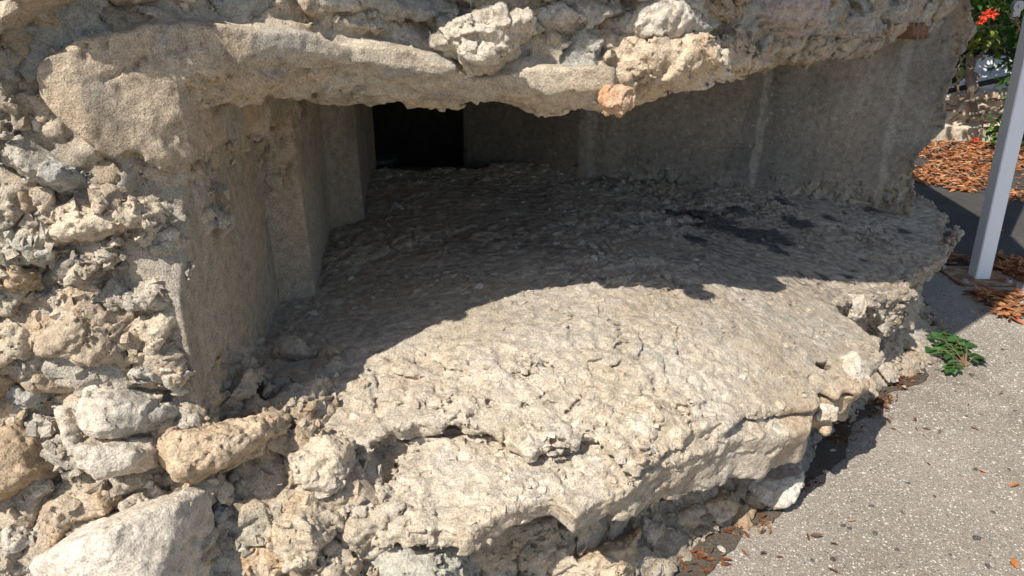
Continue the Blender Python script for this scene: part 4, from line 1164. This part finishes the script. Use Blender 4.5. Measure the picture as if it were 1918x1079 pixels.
for k in range(26):
    u0, v0 = rnd.uniform(1780, 2000), rnd.uniform(-60, 110)
    br([(u0, v0, .25), (u0 + rnd.uniform(-40, 40), v0 + rnd.uniform(-30, 50), .15), (u0 + rnd.uniform(-60, 60), v0 + rnd.uniform(0, 90), .2)], yv, .012, .005, 6)
m.build("branches", M_BARK, vine)
m = MB()
def clump(u, v, y, rad, n, cols, L=(.06, .10)):
    c = aty(u, v, y)
    for _ in range(n):
        q = c + np.array([rnd.gauss(0, 1), rnd.gauss(0, .6), rnd.gauss(0, .8)]) * rad
        l = rnd.uniform(*L); cc = np.array(rnd.choice(cols)) * rnd.uniform(.7, 1.25)
        leaf_geo(m, q, l, l * .5, rnd.uniform(0, 6.28), rnd.uniform(-.9, .3), rnd.uniform(-.8, .8), cc)
G = [(.05, .12, .018), (.07, .15, .02), (.04, .10, .02)]; YG = [(.22, .25, .04), (.17, .20, .05), (.13, .2, .03)]
clump(1825, 8, yv - .25, .08, 70, G + YG[2:]); clump(1800, 18, yv - .2, .06, 30, YG[2:] + G); clump(1875, 5, yv - .1, .12, 90, G); clump(1905, 60, yv, .1, 60, G)
clump(1835, 62, yv - .1, .08, 60, YG); clump(1815, 80, yv - .05, .06, 40, YG); clump(1862, 75, yv, .06, 30, YG)
clump(1890, 95, yv + .1, .12, 50, G); clump(1888, 155, yv - .3, .05, 16, G); clump(1885, 225, yv - .35, .07, 50, G); clump(1868, 250, yv - .45, .05, 30, G)
clump(1905, 245, yv - .4, .1, 90, G); clump(1918, 180, yv - .3, .08, 60, G); clump(1950, 100, yv - .1, .2, 200, G); clump(1980, 220, yv - .3, .2, 200, G)
for _ in range(2600):  # unseen overhead leaves, added to shade the growth behind and dapple the slabs
    q = np.array([rnd.uniform(3.4, 6.6), wb[1] + rnd.uniform(-1.4, .2), rnd.uniform(2.1, 3.0)]); l = rnd.uniform(.09, .14)
    leaf_geo(m, q, l, l * .6, rnd.uniform(0, 6.28), rnd.uniform(-.9, .3), rnd.uniform(-.8, .8), np.array(rnd.choice(G)) * rnd.uniform(.7, 1.2))
m.build("foliage", M_LEAF, vine)
m = MB()
def flower(u, v, y, s, bld):
    c = aty(u, v, y)
    for k in range(5):
        a = k * 2 * math.pi / 5
        t = np.array([math.cos(a), -.35, math.sin(a)]); 
        e = np.array([-math.sin(a), 0, math.cos(a)])
        V = [c, c + t * s * .5 + e * s * .28, c + t * s, c + t * s * .5 - e * s * .28, c + t * s * .55 + np.array([0, -.01, 0])]
        bld.add(V, [(0, 1, 4), (1, 2, 4), (2, 3, 4), (3, 0, 4)], (.75, .06, .02))
    V, Q = tube([c, c + (0.0, .05, -.02), c + (.01, .10, -.01)], [.02, .012, .008], 8); bld.add(V, Q, (.6, .1, .03))
for u, v, s in ((1845, 30, .055), (1859, 27, .055), (1838, 41, .035), (1851, 22, .035)):
    m = MB(); flower(u, v, yv - .75, s, m); m.build("flower", M_PETAL, vine)
m = MB(); flower(1828, 262, yv - .55, .03, m); m.build("flower", M_PETAL, vine)

# dense hedge further back
hd = empty("hedge", (6.5, wb[1] + 2.0, 0), "dense dark green hedge behind the vine and garden wall", "hedge")
m = MB()
for k in range(9000):
    x = rnd.uniform(2.5, 9.5); z = rnd.uniform(0.0, 3.0); y = wb[1] + 1.0 + rnd.uniform(0, .5) + .25 * math.sin(x * 3) - .15 * (x - 5)
    l = rnd.uniform(.07, .12)
    leaf_geo(m, (x, y, z), l, l * .6, rnd.uniform(0, 6.28), rnd.uniform(-.9, .5), rnd.uniform(-1, 1), np.array(rnd.choice(G)) * rnd.uniform(.4, .8), seg=2)
m.build("foliage", M_LEAF, hd)
m = MB(); rbox(m, (6, wb[1] + 2.3, 0), (4.5, .35, 1.45), -.15); m.add([], []); m.c = [(.03, .05, .015)] * len(m.V); m.build("inner_growth", M_BARK, hd)

# ------------------------------------------------------------------ LEAF LITTER, PEBBLES, WEED
DRYC = [(.42, .15, .05), (.50, .20, .07), (.34, .12, .05), (.55, .27, .11), (.25, .10, .05), (.46, .17, .05), (.60, .33, .16), (.30, .19, .12), (.22, .13, .08), (.42, .27, .16), (.40, .14, .06)]
def litter(name, regions, scale=1.0, dim=1.0):
    m = MB()
    for (u, v, ru, rv, n) in regions:
        for _ in range(n):
            a = rnd.uniform(0, 6.28); r = math.sqrt(rnd.random())
            uu, vv = u + ru * r * math.cos(a), v + rv * r * math.sin(a)
            q = atz(uu, vv, rnd.uniform(.006, .03 if dim == 1 else .012))
            if vv < 264: continue
            if math.hypot(q[0] - pb[0], q[1] - pb[1]) < .21 and rnd.random() < .93: continue
            l = rnd.uniform(.045, .095) * scale
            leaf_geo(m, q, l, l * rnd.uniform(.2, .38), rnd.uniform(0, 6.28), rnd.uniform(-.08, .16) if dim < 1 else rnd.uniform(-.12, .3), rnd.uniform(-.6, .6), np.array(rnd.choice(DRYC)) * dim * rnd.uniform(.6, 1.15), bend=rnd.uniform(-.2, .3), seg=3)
    o = m.build(name, M_DRY); tag(o, kind="stuff"); return o
o = litter("leaf_litter", [(1800, 280, 110, 18, 1500), (1780, 325, 85, 22, 900), (1830, 345, 60, 14, 250), (1900, 285, 60, 26, 700), (1905, 365, 30, 9, 120), (1960, 330, 60, 40, 200),
       (1850, 300, 100, 22, 600)])
tag(o, "orange brown fallen leaves heaped before the garden wall", "leaf litter")
o = litter("leaf_litter", [(1780, 488, 35, 12, 90), (1900, 505, 35, 22, 330), (1870, 553, 45, 9, 170), (1895, 580, 30, 14, 110), (1765, 475, 26, 12, 60), (1880, 490, 20, 10, 60)], .95)
tag(o, "rust brown fallen leaves gathered round the post foot", "leaf litter")
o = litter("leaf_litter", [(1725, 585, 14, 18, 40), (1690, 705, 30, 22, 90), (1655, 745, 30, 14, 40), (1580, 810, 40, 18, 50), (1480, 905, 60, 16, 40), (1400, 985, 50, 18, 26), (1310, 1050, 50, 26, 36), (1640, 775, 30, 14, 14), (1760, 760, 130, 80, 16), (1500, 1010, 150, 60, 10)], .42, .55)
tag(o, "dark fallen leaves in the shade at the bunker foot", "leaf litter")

def dry_leaf(u, v, L, label, az=None, zz=.006, c=None):
    m = MB(); q = atz(u, v, zz)
    leaf_geo(m, q, L, L * .42, az if az is not None else rnd.uniform(0, 6.28), .12, rnd.uniform(-.5, .5), c or rnd.choice(DRYC[:4]), bend=.2)
    o = m.build("dry_leaf", M_DRY, loc=(q[0], q[1], 0)); tag(o, label, "dry leaf", "single dry leaves on the pavement")
dry_leaf(1893, 912, .05, "orange dry leaf on the pavement at the right edge", .5)
dry_leaf(1905, 1065, .05, "dry leaf at the bottom right corner of the pavement", 1.3)
dry_leaf(1868, 433, .07, "orange leaf lying alone on asphalt just right of the post", .2)
dry_leaf(1848, 886, .03, "curled dry leaf among dark pebbles on the open pavement", 2.2)
dry_leaf(1915, 345, .09, "bright orange leaf on the asphalt beyond the post", .1)
dry_leaf(1762, 668, .03, "small leaf beside the green weed", 1.0, c=(.45, .3, .2))

PV, PQ = None, None
def pebble(u, v, s, color, label, group, seed, z=0.0, fl=.5, name="pebble"):
    rs = np.random.RandomState(seed)
    q = atz(u, v, z)
    # low-poly convex chip
    import bmesh
    bm = bmesh.new(); bmesh.ops.create_icosphere(bm, subdivisions=2, radius=1)
    for vv in bm.verts:
        p = np.array(vv.co)[None].astype(np.float32); r = 1 + .35 * float(vn(p, .9, seed)[0]) + .12 * float(vn(p, 2.3, seed + 1)[0])
        vv.co = vv.co * r
    pl = rs.normal(size=(6, 3))
    for n in pl:
        n /= np.linalg.norm(n)
        for vv in bm.verts:
            dd = float(np.dot(n, vv.co)) - .62
            if dd > 0: vv.co -= Vector(n) * dd
    sx, sy = s * rs.uniform(.8, 1.3), s * rs.uniform(.6, 1.0)
    for vv in bm.verts: vv.co = Vector((vv.co.x * sx, vv.co.y * sy, vv.co.z * s * fl))
    bmesh.ops.rotate(bm, verts=bm.verts, cent=(0, 0, 0), matrix=Matrix.Rotation(rs.uniform(0, 6.28), 3, 'Z') @ Matrix.Rotation(rs.uniform(-.3, .3), 3, 'X'))
    me = bpy.data.meshes.new(name); bm.to_mesh(me); bm.free()
    a = me.attributes.new("pigment", 'FLOAT_COLOR', 'POINT'); cc = np.ones((len(me.vertices), 4), np.float32); cc[:, :3] = np.array(color) * rs.uniform(.8, 1.15)
    a.data.foreach_set("color", cc.ravel()); me.materials.append(M_STONE)
    o = bpy.data.objects.new(name, me); COL.objects.link(o)
    o.location = (q[0], q[1], q[2] + s * fl * .45); tag(o, label, "pebble", group); return o
# dark pebbles on the pavement
for i, (u, v, s) in enumerate([(1631, 948, .008), (1640, 1000, .010), (1829, 1009, .014), (1827, 800 + 80, .008), (1521, 1050, .007), (1560, 1047, .009), (1877, 655, .011), (1755, 693, .010), (1820, 703, .012), (1890, 880, .007),
        (1700, 905, .008), (1580, 985, .010), (1592, 990, .008), (1740, 870, .007), (1850, 1060, .009), (1780, 1040, .008), (1680, 1030, .007), (1810, 780, .008), (1690, 960, .006), (1860, 960, .007), (1750, 930, .007), (1900, 770, .008)]):
    pebble(u, v, s, (.08, .08, .082), "small dark pebble on the pale pavement", "dark pebbles on the pavement", 200 + i)
for i, (u, v, s) in enumerate([(1560, 845, .016), (1545, 885, .012), (1590, 800, .010), (1660, 770, .010), (1440, 955, .014), (1500, 905, .012), (1620, 805, .008), (1700, 735, .008), (1475, 935, .010), (1715, 700, .007), (1400, 1000, .012), (1350, 1030, .014), (1690, 650, .013), (1700, 600, .016)]):
    pebble(u, v, s, (.38, .35, .31), "pale chip of stone in the shade at the bunker foot", "pale chips at the bunker foot", 260 + i)

# loose chips on the embrasure floor
lc = [(742, 390, .030), (780, 398, .020), (820, 400, .016), (897, 440, .018), (850, 430, .010), (930, 485, .014), (895, 540, .022), (1045, 440, .022), (1085, 460, .03), (1110, 463, .022), (1060, 475, .012),
      (1130, 345, .024), (1160, 350, .022), (1190, 345, .026), (1200, 335, .05), (1250, 350, .025), (1310, 345, .03), (1270, 355, .02), (1225, 350, .018), (1300, 320, .045), (1240, 400, .020), (1220, 440, .02), (1180, 480, .02),
      (1330, 360, .022), (1380, 365, .02), (1440, 372, .02), (1520, 372, .02), (1480, 360, .016), (1585, 400, .022), (950, 345, .014), (960, 350, .012), (700, 480, .016), (690, 485, .012), (1000, 500, .014), (965, 460, .012), (1150, 420, .014),
      (980, 380, .012), (870, 380, .012), (1090, 400, .014), (1290, 395, .018), (1360, 470, .020), (1420, 480, .018), (1300, 490, .016), (760, 520, .016), (820, 500, .012), (700, 560, .014), (1500, 465, .018), (620, 640, .014), (590, 690, .012), (980, 520, .012), (1130, 520, .016)]
for i, (u, v, s) in enumerate(lc):
    z0 = .6
    for _ in range(6):
        q = atz(u, v, z0); z0 = float(SILL_Z(np.array([q[0]]), np.array([q[1]]))[0])
    if u in (1200, 1300): z0 += 0.0
    if s > .04: lab, gp = ("largest loose chunk, propped at the foot of the far wall left of the wall step" if u < 1250 else "upright loose chunk at the foot of the far wall, second in size"), None
    elif v < 378 and u > 1100: lab, gp = "chip of pale stone in the row along the foot of the far wall", "loose chips along the far wall"
    elif u < 720: lab, gp = "small chip on the floor close to the stepped jamb", "loose chips beside the jamb"
    elif u < 1010: lab, gp = "chip of stone on the dark floor before the black inner opening", "loose chips before the inner opening"
    else: lab, gp = "chip of stone out in the middle of the shaded embrasure floor", "loose chips in the middle of the floor"
    pebble(u, v, s, (.34, .31, .275) if i % 3 else (.42, .39, .35), lab, gp, 300 + i, z=z0 - .002, fl=.55, name="stone_chip")

# big white block lying at the bottom left
stone("large flat pale block lying tilted at the bottom left corner", [(0,1100),(60,1050),(150,997),(240,965),(318,934),(338,942),(343,1010),(350,1100)], .10, 77, W1 * 1.02, PALE, fs=L_, noise=.14, push=-.75, parent=None, name="stone_block", cat="stone", smooth=.012, tilt=(.05, .25))

# weed
wd_c = atz(1808, 688, 0)
weed = empty("weed", wd_c, "small green bramble weed growing from the pavement", "weed")
def weed_build(root, base, stems, L, cols):
    ms, mf = MB(), MB()
    for (u, v, z) in stems:
        e = atz(u, v, z); mid = (base + e) / 2 + np.array([0, 0, .03])
        pts = [base, mid, e]; V, Q = tube([base, base * .5 + mid * .5 + (0, 0, .006), mid, mid * .5 + e * .5 + (0, 0, .008), e], [.0022, .0019, .0016, .0014, .001], 6); ms.add(V, Q, (.22, .14, .07))
        for k in range(6):
            a = .45 + .55 * k / 5; q = (1 - a) ** 2 * base + 2 * a * (1 - a) * (mid + (0, 0, .01)) + a * a * e
            dr = e - base; az0 = math.atan2(dr[1], dr[0])
            for sd in (-1, 1):
                az = az0 + sd * rnd.uniform(.5, 1.5); l = L * rnd.uniform(.6, 1.15)
                if rnd.random() < .85: leaf_geo(mf, q, l, l * .85, az, rnd.uniform(-.25, .45), rnd.uniform(-.4, .4), np.array(rnd.choice(cols)) * rnd.uniform(.75, 1.2), seg=5)
        leaf_geo(mf, e, L * 1.1, L * .9, az0, 0.05, 0, cols[0], seg=5)
    ms.build("stem", M_BARK, root); mf.build("leaves", M_LEAF, root, smooth=False)
WG = [(.05, .12, .03), (.07, .155, .045), (.04, .10, .026)]
weed_build(weed, wd_c, [(1736, 652, .05), (1752, 632, .07), (1768, 622, .05), (1785, 632, .07), (1808, 650, .06), (1832, 672, .03), (1784, 690, .03), (1765, 650, .05), (1800, 640, .05)], .046, WG)
w2c = atz(1688, 672, 0)
w2 = empty("weed", w2c, "dim green weed in the shade against the bunker foot", "weed")
weed_build(w2, w2c, [(1680, 640, .06), (1690, 655, .05), (1720, 630, .03), (1684, 668, .03)], .03, WG[2:])

print("T all", _t.time() - T0)
